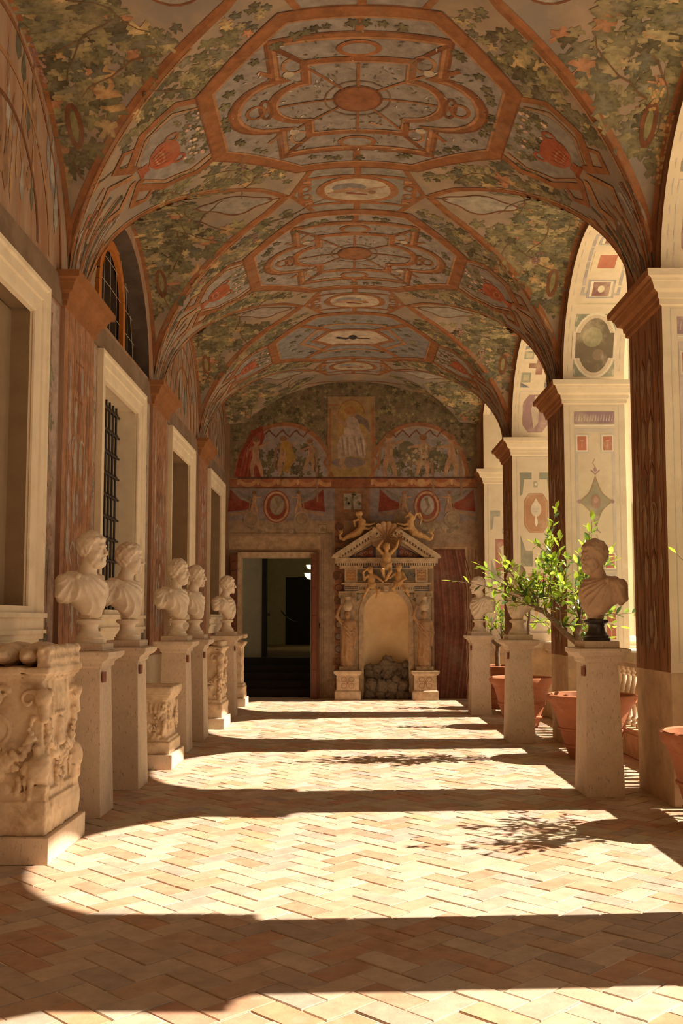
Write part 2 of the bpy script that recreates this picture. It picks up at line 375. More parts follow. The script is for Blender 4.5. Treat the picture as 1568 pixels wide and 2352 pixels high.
def leafshape(seed):
    R = random.Random(seed); out = []
    for i in range(26):
        t = 2 * pi * i / 26; r = .30 + .30 * abs(cos(2.5 * t)) ** 1.2 + (.05 if i % 2 else -.03) + R.uniform(-.03, .03)
        if abs(t - pi) < .3: r *= .5
        out.append((r * cos(t), r * sin(t)))
    return out
LEAVES = [leafshape(i) for i in range(6)]
GREENS = [(.10, .082, .042), (.14, .118, .06), (.18, .155, .078), (.235, .195, .095), (.30, .245, .12), (.37, .29, .145), (.14, .128, .082), (.20, .172, .108)]
OCHRE = [(.44, .27, .12), (.42, .20, .10), (.48, .34, .16)]
RB = (.35, .145, .058); RB2 = (.47, .24, .115); RB3 = (.23, .095, .042); SKY = (.36, .31, .26); SKY2 = (.30, .275, .26); PALE = (.58, .47, .34); SKIN = (.50, .29, .17); RED = (.28, .06, .035)
# ================================================================== THE SETTING
XL, XR, XO, CX, A, ZS, S, PW, YF, YB = -2.40, 2.63, 3.37, .115, 2.515, 4.37, 3.80, .97, 19.40, -3.23
PIERS = [8.17 + S * k for k in (-3, -2, -1, 0, 1, 2)]
BAYS = [10.555 + S * k for k in (-3, -2, -1, 0, 1, 2)]
def vz(X, Y):
    e = min(abs(X - CX) / A, 1.0); z = ZS + 1.83 * sqrt(max(0, 1 - e * e)); ax = abs(X - CX)
    if ax > .6:
        dy = abs((Y - 8.655) % S - S / 2)
        if dy < 1.6:
            zc = 5.87 + (A - ax) / 1.745 * .24; z = max(z, ZS + (zc - ZS) * sqrt(1 - (dy / 1.6) ** 2))
    return z
def vault_surf(X, Y):
    X = min(max(X, XL + .004), XR - .004); Y = min(Y, YF - .004); e = .012
    z = vz(X, Y); dx = (vz(min(X + e, XR), Y) - vz(max(X - e, XL), Y)) / (min(X + e, XR) - max(X - e, XL)); dy = (vz(X, Y + e) - vz(X, Y - e)) / (2 * e)
    n = Vector((dx, dy, -1)).normalized(); t = Vector((0, 1, dy)); t = (t - n * t.dot(n)).normalized(); b = n.cross(t)
    return Vector((X, Y, z)), n, t, b
# ---- floor: herringbone of terracotta paving bricks laid at 45 degrees
def build_floor():
    fl = MB().box(XL - .05, XO, YB, YF + .3, -.25, -.006).build('floor', K['mortar']); tag(fl, kind='structure')
    L, W, J = .284, .142, .0035; c45 = sqrt(.5); near = []; rest = MB(); cand = []
    cols = [(.50, .345, .225), (.55, .405, .28), (.47, .36, .265), (.50, .30, .185), (.42, .33, .255), (.57, .445, .32), (.46, .28, .175), (.52, .415, .305)]
    rows = int(34 / W)
    def clip(poly):
        for ax, lim, sg in ((0, XL, 1), (0, 3.13, -1), (1, YB, 1), (1, YF, -1)):
            out = []
            for i in range(len(poly)):
                a, b = poly[i], poly[(i + 1) % len(poly)]; da, db = (a[ax] - lim) * sg, (b[ax] - lim) * sg
                if da >= 0: out.append(a)
                if (da >= 0) != (db >= 0): t = da / (da - db); out.append((a[0] + (b[0] - a[0]) * t, a[1] + (b[1] - a[1]) * t))
            poly = out
            if not poly: return []
        return poly
    def inpier(x, y): return x > XR - .01 and any(p - .02 < y < p + PW + .02 for p in PIERS)
    n = 130
    for i in range(-n, n):
        for j in range(-n, n):
            k = (i - j) % 4     # herringbone on a W grid: horizontal bricks at k==0, vertical at k==2... each covers two cells
            if k == 0: u0, v0, du, dv = i * W, j * W, L, W
            elif k == 3: u0, v0, du, dv = i * W, j * W, W, L
            else: continue
            cu, cv = u0 + du / 2, v0 + dv / 2; x = (cu - cv) * c45 - .077; y = (cu + cv) * c45 + 4.278
            if not (XL - .2 < x < 3.3 and YB - .2 < y < YF + .2): continue
            h = .0 + random.uniform(-.0028, .0028); tl = (random.uniform(-.005, .005), random.uniform(-.005, .005))
            r = []
            for a, b in ((J, J), (du - J, J), (du - J, dv - J), (J, dv - J)):
                uu, vv = u0 + a, v0 + b; r.append(((uu - vv) * c45 - .077, (uu + vv) * c45 + 4.278))
            inside = all(XL < p[0] < 3.13 and YB < p[1] < YF for p in r) and not any(inpier(*p) for p in r)
            cand.append((y, x, r, inside, k == 0, h, tl, random.randrange(8)))
    cand.sort(key=lambda q: q[0])
    me = {}
    for c in range(8):
        for hz in (0, 1):
            b = MB(); b.cur = cols[c]; a, d = (L / 2 - J, W / 2 - J) if hz else (W / 2 - J, L / 2 - J); e = .003
            b.box(-a, a, -d, d, -.02, 0, bev=0); v = b.v; b.v = []; b.f = []; b.c = []; b.m = []
            vs = [(-a, -d, -.03), (a, -d, -.03), (a, d, -.03), (-a, d, -.03), (-a, -d, -e), (a, -d, -e), (a, d, -e), (-a, d, -e), (-a + e, -d + e, 0), (a - e, -d + e, 0), (a - e, d - e, 0), (-a + e, d - e, 0)]
            b.add(vs, [(0, 1, 5, 4), (1, 2, 6, 5), (2, 3, 7, 6), (3, 0, 4, 7), (4, 5, 9, 8), (5, 6, 10, 9), (6, 7, 11, 10), (7, 4, 8, 11), (8, 9, 10, 11)])
            mm = b.mesh('brick'); mm.materials.append(K['brick']); me[(c, hz)] = mm
    cnt = 0
    for y, x, r, inside, hz, h, tl, c in cand:
        vis = y > 3.95 and abs(x) < y * .345 + .2
        if vis and inside and cnt < 300:
            o = bpy.data.objects.new('brick', me[(c, int(hz))]); COL.objects.link(o); o.parent = fl
            o.location = (x, y, h); o.rotation_euler = (tl[0], tl[1], pi / 4); cnt += 1; continue
        p = clip(r)
        if len(p) < 3 or inpier(x, y): continue
        m_ = len(p); rest.cur = tuple(q * random.uniform(.93, 1.06) for q in cols[c])
        cx_, cy_ = sum(q[0] for q in p) / m_, sum(q[1] for q in p) / m_
        top = [(cx_ + (q[0] - cx_) * .97, cy_ + (q[1] - cy_) * .97, h + (q[0] - x) * tl[0] + (q[1] - y) * tl[1]) for q in p]
        rest.add([(q[0], q[1], -.02) for q in p] + [(q[0], q[1], t[2] - .003) for q, t in zip(p, top)] + top,
                 [(i, (i + 1) % m_, m_ + (i + 1) % m_, m_ + i) for i in range(m_)] + [(m_ + i, m_ + (i + 1) % m_, 2 * m_ + (i + 1) % m_, 2 * m_ + i) for i in range(m_)] + [tuple(2 * m_ + i for i in range(m_))])
    tag(rest.build('brick_paving', K['brick'], fl), kind='stuff')
build_floor()
# ---- vault
def build_vault():
    nx, ys = 76, list(np.arange(YB, YF + .001, .05)); ts = [-pi / 2 + pi * i / nx for i in range(nx + 1)]
    xs = [CX + A * sin(t) for t in ts]; v = []; f = []
    for Y in ys:
        for X in xs: v.append((X, Y, vz(X, Y)))
    k = nx + 1
    for j in range(len(ys) - 1):
        for i in range(nx): f.append((j * k + i, j * k + k + i, j * k + k + i + 1, j * k + i + 1))
    me = bpy.data.meshes.new('ceiling'); me.from_pydata(v, [], f); smooth(me, .5)
    c = tag(link('ceiling', me, K['vault']), kind='structure')
    # roof slab over the vault so that no sky light leaks over the side walls
    tag(MB().box(XL - .5, XO, YB - .3, YF + .3, 6.62, 6.8).build('roof_slab', K['facade']), kind='structure')
    return c
ceil = build_vault()
# ---- arcade wall (right)
def arc(yc, r=1.415, z0=ZS, n=24): return [(yc - r * cos(pi * i / n), z0 + r * sin(pi * i / n)) for i in range(n + 1)]
def build_arcade():
    b = MB(); T = 6.62
    def quad(p, q, r_, s_, mi): b.add([p, q, r_, s_], [(0, 1, 2, 3)], mi)
    for y0 in PIERS + [19.05]:
        y1 = min(y0 + PW, YF + .3)
        for z0, z1, mi, ms in ((0, 1.075, 1, 1), (1.075, ZS, 0, 2), (ZS, T, 0, 2)):
            quad((XR, y0, z0), (XR, y0, z1), (XR, y1, z1), (XR, y1, z0), mi); quad((XO, y0, z0), (XO, y1, z0), (XO, y1, z1), (XO, y0, z1), 2)
            if z0 < ZS:
                quad((XR, y0, z0), (XO, y0, z0), (XO, y0, z1), (XR, y0, z1), ms)
                if y0 < 19: quad((XR, y1, z0), (XR, y1, z1), (XO, y1, z1), (XO, y1, z0), ms)
    for yc in BAYS:
        y0, y1 = yc - 1.415, yc + 1.415; a = arc(yc)
        if yc > 18: a = [(min(p, 19.05), z if p <= 19.05 else ZS + sqrt(1.415 ** 2 - (19.05 - yc) ** 2)) for p, z in a]
        for (p, z), (q, w_) in zip(a, a[1:]):
            if q - p < 1e-6: continue
            quad((XR, p, z), (XR, p, T), (XR, q, T), (XR, q, w_), 0); quad((XO, p, z), (XO, q, w_), (XO, q, T), (XO, p, T), 2)
            quad((XR, p, z), (XR, q, w_), (XO, q, w_), (XO, p, z), 2)
    quad((XR, 19.05, ZS), (XO, 19.05, ZS), (XO, 19.05, ZS + 1.10), (XR, 19.05, ZS + 1.10), 2)
    o = b.build('wall_right', [K['brown'], K['stone'], K['light']]); return tag(o, kind='structure')
arcade = build_arcade()
CAPP = [(.0, 4.12), (.025, 4.13), (.025, 4.175), (.04, 4.18), (.045, 4.225), (.085, 4.245), (.105, 4.30), (.115, 4.305), (.12, 4.325), (.155, 4.335), (.16, 4.39), (0, 4.395)]
for y0 in PIERS[1:]:      # impost mouldings: red-brown towards the gallery, cream in the arch
    b = MB(); b.mould((XR + XO) / 2, y0 + PW / 2, (XO - XR) / 2, PW / 2, CAPP, 1)
    o = b.build('capital', [K['cornice'], K['light']], arcade)
    for p in o.data.polygons: p.material_index = 0 if p.center.x < XR + .001 and abs(p.normal.y) < abs(p.normal.x) + .3 else 1
b = MB(); b.mould((XR + XO) / 2, 19.05 + .25, (XO - XR) / 2, .25, CAPP, 1); o = b.build('capital', [K['cornice'], K['light']], arcade)
for p in o.data.polygons: p.material_index = 0 if p.center.x < XR + .001 and abs(p.normal.y) < abs(p.normal.x) + .3 else 1
# outer order: pilasters with bases on the courtyard side
for y0 in PIERS[1:]:
    b = MB(); c = y0 + PW / 2
    b.box(XO, XO + .16, c - .30, c + .30, 0, 1.1); b.mould(XO + .06, c, .06, .26, [(.0, 1.1), (.06, 1.11), (.06, 1.19), (.03, 1.21), (.05, 1.25), (.02, 1.30), (0, 1.32)])
    b.box(XO, XO + .12, c - .26, c + .26, 1.32, 6.2); b.build('outer_pilaster', K['facade'], arcade)
# ---- left wall
def holes_wall(name, outer, holes, to3, mat_, parent=None):
    loops = [[Vector((a, b, 0)) for a, b in outer]] + [[Vector((a, b, 0)) for a, b in h] for h in holes]
    flat = [p for l in loops for p in l]; tri = tessellate_polygon(loops)
    me = bpy.data.meshes.new(name); me.from_pydata([to3(p.x, p.y) for p in flat], [], [tuple(t) for t in tri])
    return link(name, me, mat_, parent)
WZ0, WZ1, WH = 1.56, 3.88, .79
wins = [c - .1 for c in BAYS]; holes = [[(c - WH, WZ0), (c - WH, WZ1), (c + WH, WZ1), (c + WH, WZ0)] for c in wins[1:]]
def lun(yc, r, z0, n=20, h=1.0): return [(yc - r * cos(pi * i / n), z0 + r * h * sin(pi * i / n)) for i in range(n + 1)]
LZ = 4.42; lunh = lun(10.555, 1.33, LZ, h=.98)
wl = tag(holes_wall('wall_left', [(YB, 1.08), (YF, 1.08), (YF, 6.62), (YB, 6.62)], holes + [lunh], lambda a, b: (XL, a, b), K['wall']), kind='structure')
tag(MB().box(XL - .6, XL + .012, YB, YF, 0, 1.08).build('baseboard_left', K['light']), kind='structure')
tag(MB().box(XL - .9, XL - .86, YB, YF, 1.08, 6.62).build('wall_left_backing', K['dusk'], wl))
for y0 in PIERS[1:]:
    ys_ = (y0, y0 + PW); b = MB(); b.box(XL, XL + .035, y0, y0 + PW, 1.08, 4.2); b.build('pilaster', K['brown2'] if 'brown2' in K else K['wall'], wl)
    b = MB(); b.mould(XL - .1, y0 + PW / 2, .135, PW / 2, CAPP); b.build('capital', K['cornice'], wl)
for yc in BAYS: MB().box(XL, XL + .02, yc - 1.42, yc + min(1.42, YF - yc), 4.125, 4.36).build('frieze_band', K['strip'], wl)
# lunette window in the third bay
lw = empty('window_5', (0, 0, 0)); tag(lw, kind='structure')
b = MB()
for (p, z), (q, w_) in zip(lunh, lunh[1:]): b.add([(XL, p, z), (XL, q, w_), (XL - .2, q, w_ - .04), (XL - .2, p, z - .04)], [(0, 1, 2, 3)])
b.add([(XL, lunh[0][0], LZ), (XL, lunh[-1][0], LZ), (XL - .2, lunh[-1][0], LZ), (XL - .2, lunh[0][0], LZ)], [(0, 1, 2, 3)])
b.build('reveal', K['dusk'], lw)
MB().box(XL - .22, XL - .2, 10.555 - 1.4, 10.555 + 1.4, LZ - .05, 6.0).build('pane', K['dark'], lw)
def archbar(r, h, rad, n=16): return [(XL - .185, 10.555 - r * cos(pi * i / n), 5.0 + h * sin(pi * i / n)) for i in range(n + 1)]
pts = [(XL - .185, 10.555 - .55, LZ)] + archbar(.55, .55, 0) + [(XL - .185, 10.555 + .55, LZ)]
b = MB()
for p, q in zip(pts, pts[1:]):
    p, q = Vector(p), Vector(q); d = (q - p).normalized(); nn = Vector((0, -d.z, d.y)) * .055
    b.add([p + nn, q + nn, q - nn, p - nn] + [v + Vector((.05, 0, 0)) for v in (p + nn, q + nn, q - nn, p - nn)], [(0, 1, 2, 3), (4, 7, 6, 5), (0, 4, 5, 1), (2, 6, 7, 3)])
b.build('orange_frame', K['orange'], lw)
for k in range(5):
    z = LZ + .12 + .27 * k; r = 1.3 * sqrt(max(0, 1 - ((z - LZ) / 1.3) ** 2)); MB().tube([(XL - .17, 10.555 - r, z), (XL - .165, 10.555, z + .02), (XL - .17, 10.555 + r, z)], .0022, 4).build('net_wire', K['relief'], lw)
for k in range(-4, 5):
    y = k * .28; z1 = LZ + 1.28 * sqrt(max(0, 1 - (y / 1.32) ** 2)); MB().tube([(XL - .17, 10.555 + y * 1.05, LZ), (XL - .165, 10.555 + y, (LZ + z1) / 2), (XL - .17, 10.555 + y * .9, z1)], .0022, 4).build('net_wire', K['relief'], lw)
# windows with moulded stone frames
def window(i, yc, kind):
    w_ = empty('window_%d' % i, (XL, yc, 0)); tag(w_, kind='structure')
    prof = [(0, 0), (.06, 0), (.06, -.035), (.045, -.05), (.045, -.13), (.03, -.14), (.03, -.22), (.015, -.25), (-.02, -.26)]  # (proud, inward)
    hw, zt, zb = 1.05, 4.115, 1.36; b = MB(); ends = []
    for sgn in (-1, 1):
        vs = []; 
        for pr_, inn in prof: vs += [(pr_, sgn * (hw + inn), zb)]
        for pr_, inn in prof: vs += [(pr_, sgn * (hw + inn), zt + inn)]
        n = len(prof); b.add(vs, [(k, k + 1, n + k + 1, n + k) for k in range(n - 1)])
    vs = []
    for sgn in (-1, 1):
        for pr_, inn in prof: vs.append((pr_, sgn * (hw + inn), zt + inn))
    n = len(prof); b.add(vs, [(k, k + 1, n + k + 1, n + k) for k in range(n - 1)])
    b.build('frame', K['frame'], w_, sm=.6)
    b = MB(); d = .42
    b.add([(-.02, -WH, WZ0), (-d, -WH + .03, WZ0), (-d, -WH + .03, WZ1), (-.02, -WH, WZ1), (-.02, WH, WZ0), (-d, WH - .03, WZ0), (-d, WH - .03, WZ1), (-.02, WH, WZ1)],
          [(0, 1, 2, 3), (4, 7, 6, 5), (3, 2, 6, 7), (0, 4, 5, 1)])
    b.build('reveal', K['shutter'] if kind != 'grille' else K['frame'], w_)
    b = MB(); b.box(-d, .05, -.79, .79, WZ0 - .06, WZ0 + .045); b.build('sill', K['frame'], w_)
    b = MB()
    for z0, z1, o in ((1.36, 1.40, .05), (1.40, 1.43, .08), (1.43, 1.52, .055), (1.52, 1.555, .085)): b.box(0, o, -1.03 if o < .08 else -1.06, 1.03 if o < .08 else 1.06, z0, z1)
    b.box(0, .04, -1.0, 1.0, 1.28, 1.36); b.build('apron', K['frame'], w_)
    if kind == 'grille':
        MB().box(-d - .02, -d, -WH, WH, WZ0, WZ1).build('pane', K['dark'], w_)
        MB().box(-.40, -.36, .25, .32, WZ0, WZ1).build('casement', K['frame'], w_)
        ys_ = [-.62 + .155 * k for k in range(9)]
        for y in ys_: MB().tube([(-.2, y, WZ0), (-.2, y, WZ1)], .013, 6).build('upright_bar', K['iron'], w_)
        for k in range(10):
            z = WZ0 + .12 + .235 * k; b = MB(); b.tube([(-.2, -WH, z), (-.2, WH + .0, z)], .013, 6)
            for y in ys_: b.tube([(-.2, y - .03, z), (-.2, y - .015, z), (-.2, y + .015, z), (-.2, y + .03, z)], [.013, .026, .026, .013], 6)
            b.build('cross_bar', K['iron'], w_)
        g = MB()
        for dz in (0, .09): g.lathe(-.30, -.45 + dz * .8, [(.0, 2.62 + dz), (.035, 2.63 + dz), (.05, 2.67 + dz), (.035, 2.71 + dz), (.0, 2.72 + dz)], 10)
        g.build('lamp_globe', K['light'], w_)
    else:
        x = -.16 if kind == 'blind' else -.3
        MB().box(x - .03, x, -WH, WH if kind == 'blind' else WH - .12, WZ0, WZ1 - .02).build('panel', K['shutter'], w_)
        if kind != 'blind': MB().box(x - .1, x - .03, WH - .14, WH, WZ0, WZ1).build('dark_gap', K['dark'], w_)
    return w_
for i, (c, k) in enumerate(zip(wins[2:], ('blind', 'grille', 'panel', 'panel'))): window(i + 1, c, k)
window(6, wins[1], 'blind')
# back wall behind the camera, ceiling continues to it
tag(MB().box(XL - .1, XO, YB - .25, YB, 0, 6.62).build('wall_back', K['wall']), kind='structure')
# balustrades between the piers
def balustrade(yc, half, lab):
    r = empty('balustrade', (3.27, yc, 0)); tag(r, lab, 'balustrade', 'stone balustrades between the arcade piers')
    b = MB(); b.box(-.15, .15, -half, half, 0, .24, bev=.01); b.box(-.12, .12, -half, half, .24, .30); b.build('plinth', K['stone'], r)
    b = MB(); b.box(-.12, .12, -half, half, .98, 1.03); b.box(-.17, .17, -half, half, 1.03, 1.17, bev=.02); b.build('rail', K['trav'], r)
    prof = [(.055, .30), (.055, .34), (.035, .36), (.05, .39), (.03, .42), (.035, .50), (.062, .60), (.068, .66), (.05, .74), (.032, .82), (.03, .87), (.05, .89), (.035, .92), (.055, .94), (.055, .98)]
    me = None; n = int(half * 2 / .2)
    for k in range(n):
        y = -half + (k + .5) * 2 * half / n
        if me is None: bb = MB().lathe(0, 0, prof, 12).build('baluster', K['trav'], r, (0, y, 0), sm=.7); me = bb
        else: c = me.copy(); COL.objects.link(c); c.location = (0, y, 0)
for k, yc in enumerate(BAYS[1:]):
    if yc < 18: balustrade(yc, 1.41, ['stone balustrade beside the gallery behind the camera', 'stone balustrade nearest the camera, behind the cropped pot at the right edge', 'stone balustrade behind the terracotta pot of the large lemon tree', 'stone balustrade behind the second large terracotta pot'][k])
    else: balustrade(17.99, 1.25, 'farthest stone balustrade, next to the end wall')
# courtyard outside
tag(MB().box(XO, 22, -14, 30, -.3, -.05).build('ground', K['ground']), kind='structure')
def facade():
    f = empty('courtyard_building', (0, 0, 0)); tag(f, 'sunlit cream building with pilasters closing the courtyard beyond the arches', 'building')
    MB().box(XO + .6, 22, 25, 26, -.05, 14).build('wall', K['facade'], f)
    for k in range(9):
        x = 4.5 + k * 2; b = MB(); b.box(x - .25, x + .25, 24.8, 25, 1.3, 7); b.box(x - .35, x + .35, 24.7, 25, 0, 1.1); b.box(x - .3, x + .3, 24.75, 25, 1.1, 1.3); b.box(x - .33, x + .33, 24.74, 25, 6.6, 7); b.build('pilaster', K['facade'], f)
        if k < 8: MB().box(x + .6, x + 1.4, 24.93, 25.0, 1.6, 4.4).build('window', K['room'], f)
    for z in (7, 11): MB().box(XO + .6, 22, 24.6, 25, z, z + .5).build('cornice', K['facade'], f)
    return f
facade()
# ================================================================== PAINTED DECORATION
def in_oct(x, y, ax=1.36, ay=1.36):
    x, y = abs(x), abs(y); return x < ax and y < ay and (x / ax + y / ay) < 1.47
def bay_dy(Y): return abs((Y - 8.655) % S - S / 2)          # distance from the bay centre
def foliage(P, k):
    c0 = 8.655 + S * k     # around one pier line, +-S/2
    zone = []
    def crease(X, Y):
        ax = abs(X - CX); dy = bay_dy(Y)
        if ax < .7 or dy >= 1.6: return False
        b = 1.83 * sqrt(max(0, 1 - (ax / A) ** 2)); l = (5.87 + (A - ax) / 1.745 * .24 - ZS) * sqrt(1 - (dy / 1.6) ** 2); return abs(b - l) < .045
    for _ in range(3900 if k > -1 else 1300):
        t = random.uniform(-pi / 2, pi / 2); ax = A * abs(sin(t)); X = CX + (1 if t > 0 else -1) * ax; dy = random.uniform(-S / 2, S / 2); Y = c0 + dy
        if not (YB + .05 < Y < YF - .06): continue
        if in_oct(X - CX, dy) or crease(X, Y): continue
        d = S / 2 - abs(dy)                    # from the bay centre
        if ax < .72 and d < .62: continue      # medallion zone
        edge = .48 + .28 * max(0, (A - ax))   # painted strap over the pier foot
        if ax > 1.25 and abs(dy) < edge * (.75 if ax < 2.0 else 1.15): continue
        if .8 < ax < 1.75 and d < .40 * (1 if ax > 1.0 else .5): continue     # open sky in the cell
        zone.append((X, Y, ax))
    for X, Y, ax in zone:
        r = random.random(); col = random.choice(OCHRE) if r < .07 else random.choice(GREENS[:4] + GREENS[6:] if r < .62 else GREENS[2:6])
        P.local(X, Y, random.choice(LEAVES), random.uniform(.08, .19) if ax > 1.0 else random.uniform(.06, .11), random.uniform(0, 6.3), col, 2 + random.uniform(0, 1.6))
    for _ in range(26 if k > -2 else 0):      # vine stems and grapes
        if not zone: break
        X, Y, ax = random.choice(zone); a = random.uniform(0, 6.3); pts = [(X, Y)]
        for q in range(7): a += random.uniform(-.5, .5); pts.append((pts[-1][0] + .1 * cos(a), pts[-1][1] + .1 * sin(a)))
        pts = [p for p in pts if XL + .05 < p[0] < XR - .05 and YB < p[1] < YF - .05 and not in_oct(p[0] - CX, p[1] - c0)]
        if len(pts) > 2: P.line(pts, .018, (.20, .12, .06), 4, w1=.008)
    circ = [(.5 * cos(2 * pi * i / 8), .5 * sin(2 * pi * i / 8)) for i in range(8)]
    for _ in range(9):
        if not zone: break
        X, Y, ax = random.choice(zone); col = random.choice([(.45, .27, .11), (.27, .14, .11), (.36, .20, .14)])
        for q in range(22):
            s_ = random.uniform(0, 1); w_ = .075 * (1 - s_ * .8); xx, yy = X + random.uniform(-w_, w_), Y + (s_ - .5) * .2
            if not in_oct(xx - CX, yy - c0): P.local(xx, min(yy, YF - .05), circ, .03, 0, col, 5 + q * .05)
def octagon(P, k):
    x0, y0 = CX - .015, 8.655 + S * k; o = lambda L: [(x0 + a, y0 + b) for a, b in L]
    OC = [(1.31, -.55), (1.31, .55), (.6, 1.30), (-.6, 1.30), (-1.31, .55), (-1.31, -.55), (-.6, -1.30), (.6, -1.30)]
    P.star((x0, y0), o([(a * 1.0, b * 1.0) for a, b in OC]), SKY if k != 2 else SKY2, 1, 10)
    P.line(o(OC), .135, RB, 4, True); P.line(o([(a * .945, b * .945) for a, b in OC]), .022, RB2, 5, True); P.line(o([(a * 1.05, b * 1.05) for a, b in OC]), .016, RB3, 5, True)
    if k == 2 or k >= 3:   # the eagle coffer
        Q = [(1.0, .0), (.55, .5), (-.55, .5), (-1.0, 0), (-.55, -.5), (.55, -.5)]
        P.star((x0, y0), o([(a * .62, b * .8) for a, b in Q]), PALE, 3, 4); P.line(o([(a * .66, b * .86) for a, b in Q]), .09, RB, 4.4, True); P.line(o([(a * .86, b * 1.5) for a, b in Q]), .07, RB2, 4.2, True)
        for sx in (-1, 1):
            for sy in (-1, 1): P.line(o([(sx * .55 * .66, sy * .43), (sx * .8, sy * .95)]), .11, RB, 4.6)
        P.line(o([(-.28, -.03), (-.12, .07), (0, .0), (.12, .07), (.28, .05)]), .09, (.05, .04, .035), 6, w1=.03); P.oval(x0, y0, .07, .13, (.05, .04, .035), 6, 12)
        for i in range(24):
            a = 2 * pi * i / 24; P.local(x0 + 1.02 * cos(a), y0 + .92 * sin(a), LEAVES[i % 6], .1, a, random.choice(GREENS[:4]), 4.8)
        return
    # outer cross-shaped frame with round lobes
    lob = []
    def lobe(sgn, cx_, r, n=10): return [(sgn * (cx_ + r * cos(t)), r * 1.0 * sin(t)) for t in [-pi / 2 + pi * i / n for i in range(n + 1)]]
    out = [(-.72, -.98), (.72, -.98), (.72, -.47)] + lobe(1, .68, .43) + [(.72, .45), (.72, .93), (-.72, .93), (-.72, .45)] + [(-a, b) for a, b in reversed(lobe(1, .68, .43))] + [(-.72, -.47)]
    P.line(o(out), .10, RB, 4.2, True); P.line(o([(a * 1.05, b * 1.05) for a, b in out]), .025, RB3, 4.6, True); P.line(o([(a * .97, b * .97) for a, b in out]), .03, RB2, 4.8, True)
    inn = [(-.45, -.64), (.45, -.64), (.45, -.36)] + lobe(1, .45, .33) + [(.45, .32), (.45, .60), (-.45, .60), (-.45, .32)] + [(-a, b) for a, b in reversed(lobe(1, .45, .33))] + [(-.45, -.36)]
    P.line(o(inn), .085, RB, 5.2, True); P.line(o([(a * .94, b * .94) for a, b in inn]), .018, RB2, 5.5, True)
    for sy in (-1, 1):
        P.oval(x0, y0 + sy * .80, .19, .12, RB, 6, 24); P.oval(x0, y0 + sy * .80, .14, .078, SKY, 7, 24)
        P.line(o([(0, sy * .93), (0, sy * 1.28)]), .07, RB, 4.4)
        for sx in (-1, 1):
            P.line(o([(sx * .45, sy * .62), (sx * .72, sy * .95)]), .05, RB3, 4.9); P.ring(x0 + sx * .55, y0 + sy * .62, .09, .11, .03, RB2, 5, 14)
            P.oval(x0 + sx * .60, y0 + sy * .50, .05, .05, PALE, 5.6, 10)
            P.line(o([(sx * .72, sy * .5), (sx * .85, sy * .62)]), .05, RB, 4.7)
    for i in range(8):
        a = 2 * pi * i / 8 + (0 if i % 2 == 0 else .12); e = .60 if i % 2 == 0 and i % 4 else .72
        P.line(o([(.2 * cos(a), .2 * sin(a)), (min(.74, max(-.74, e * cos(a))), min(.58, max(-.58, e * sin(a))))]), .026, RB, 6)
    P.ring(x0, y0, .30, .30, .014, (.27, .16, .09), 6.2, 16)
    P.oval(x0, y0, .225, .225, RB3, 7, 32); P.oval(x0, y0, .20, .20, (.31, .13, .06), 7.6, 32)
    for sx in (-1, 1):      # scroll rings in the lobes
        P.ring(x0 + sx * .92, y0, .08, .10, .03, RB, 6, 14); P.ring(x0 + sx * .83, y0, .05, .16, .03, RB3, 5.8, 14)
    for _ in range(330):    # sprigs of twigs and blossom
        a = random.uniform(0, 6.3); r = random.uniform(.3, 1.0); x, y = 1.18 * r * cos(a), 1.12 * r * sin(a)
        if not in_oct(x, y, 1.2, 1.2): continue
        P.local(x0 + x, y0 + y, [(.5, 0), (0, .13), (-.5, 0), (0, -.13)], random.uniform(.035, .07), random.uniform(0, 3.2), random.choice(GREENS[:3] + [(.62, .55, .45), (.2, .2, .17), (.24, .23, .16)]), 5.7)
    for _ in range(46):
        a = random.uniform(0, 6.3); s_ = random.choice((1.0, .86)); x, y = 1.2 * cos(a), 1.15 * sin(a)
        if in_oct(x, y, 1.22, 1.22): P.local(x0 + x, y0 + y, random.choice(LEAVES), random.uniform(.07, .11), random.uniform(0, 6), random.choice(GREENS[:3]), 5.9)
    P.line(o([(.12, .42), (.17, .46), (.24, .47)]), .045, (.52, .30, .17), 6.6, w1=.02)
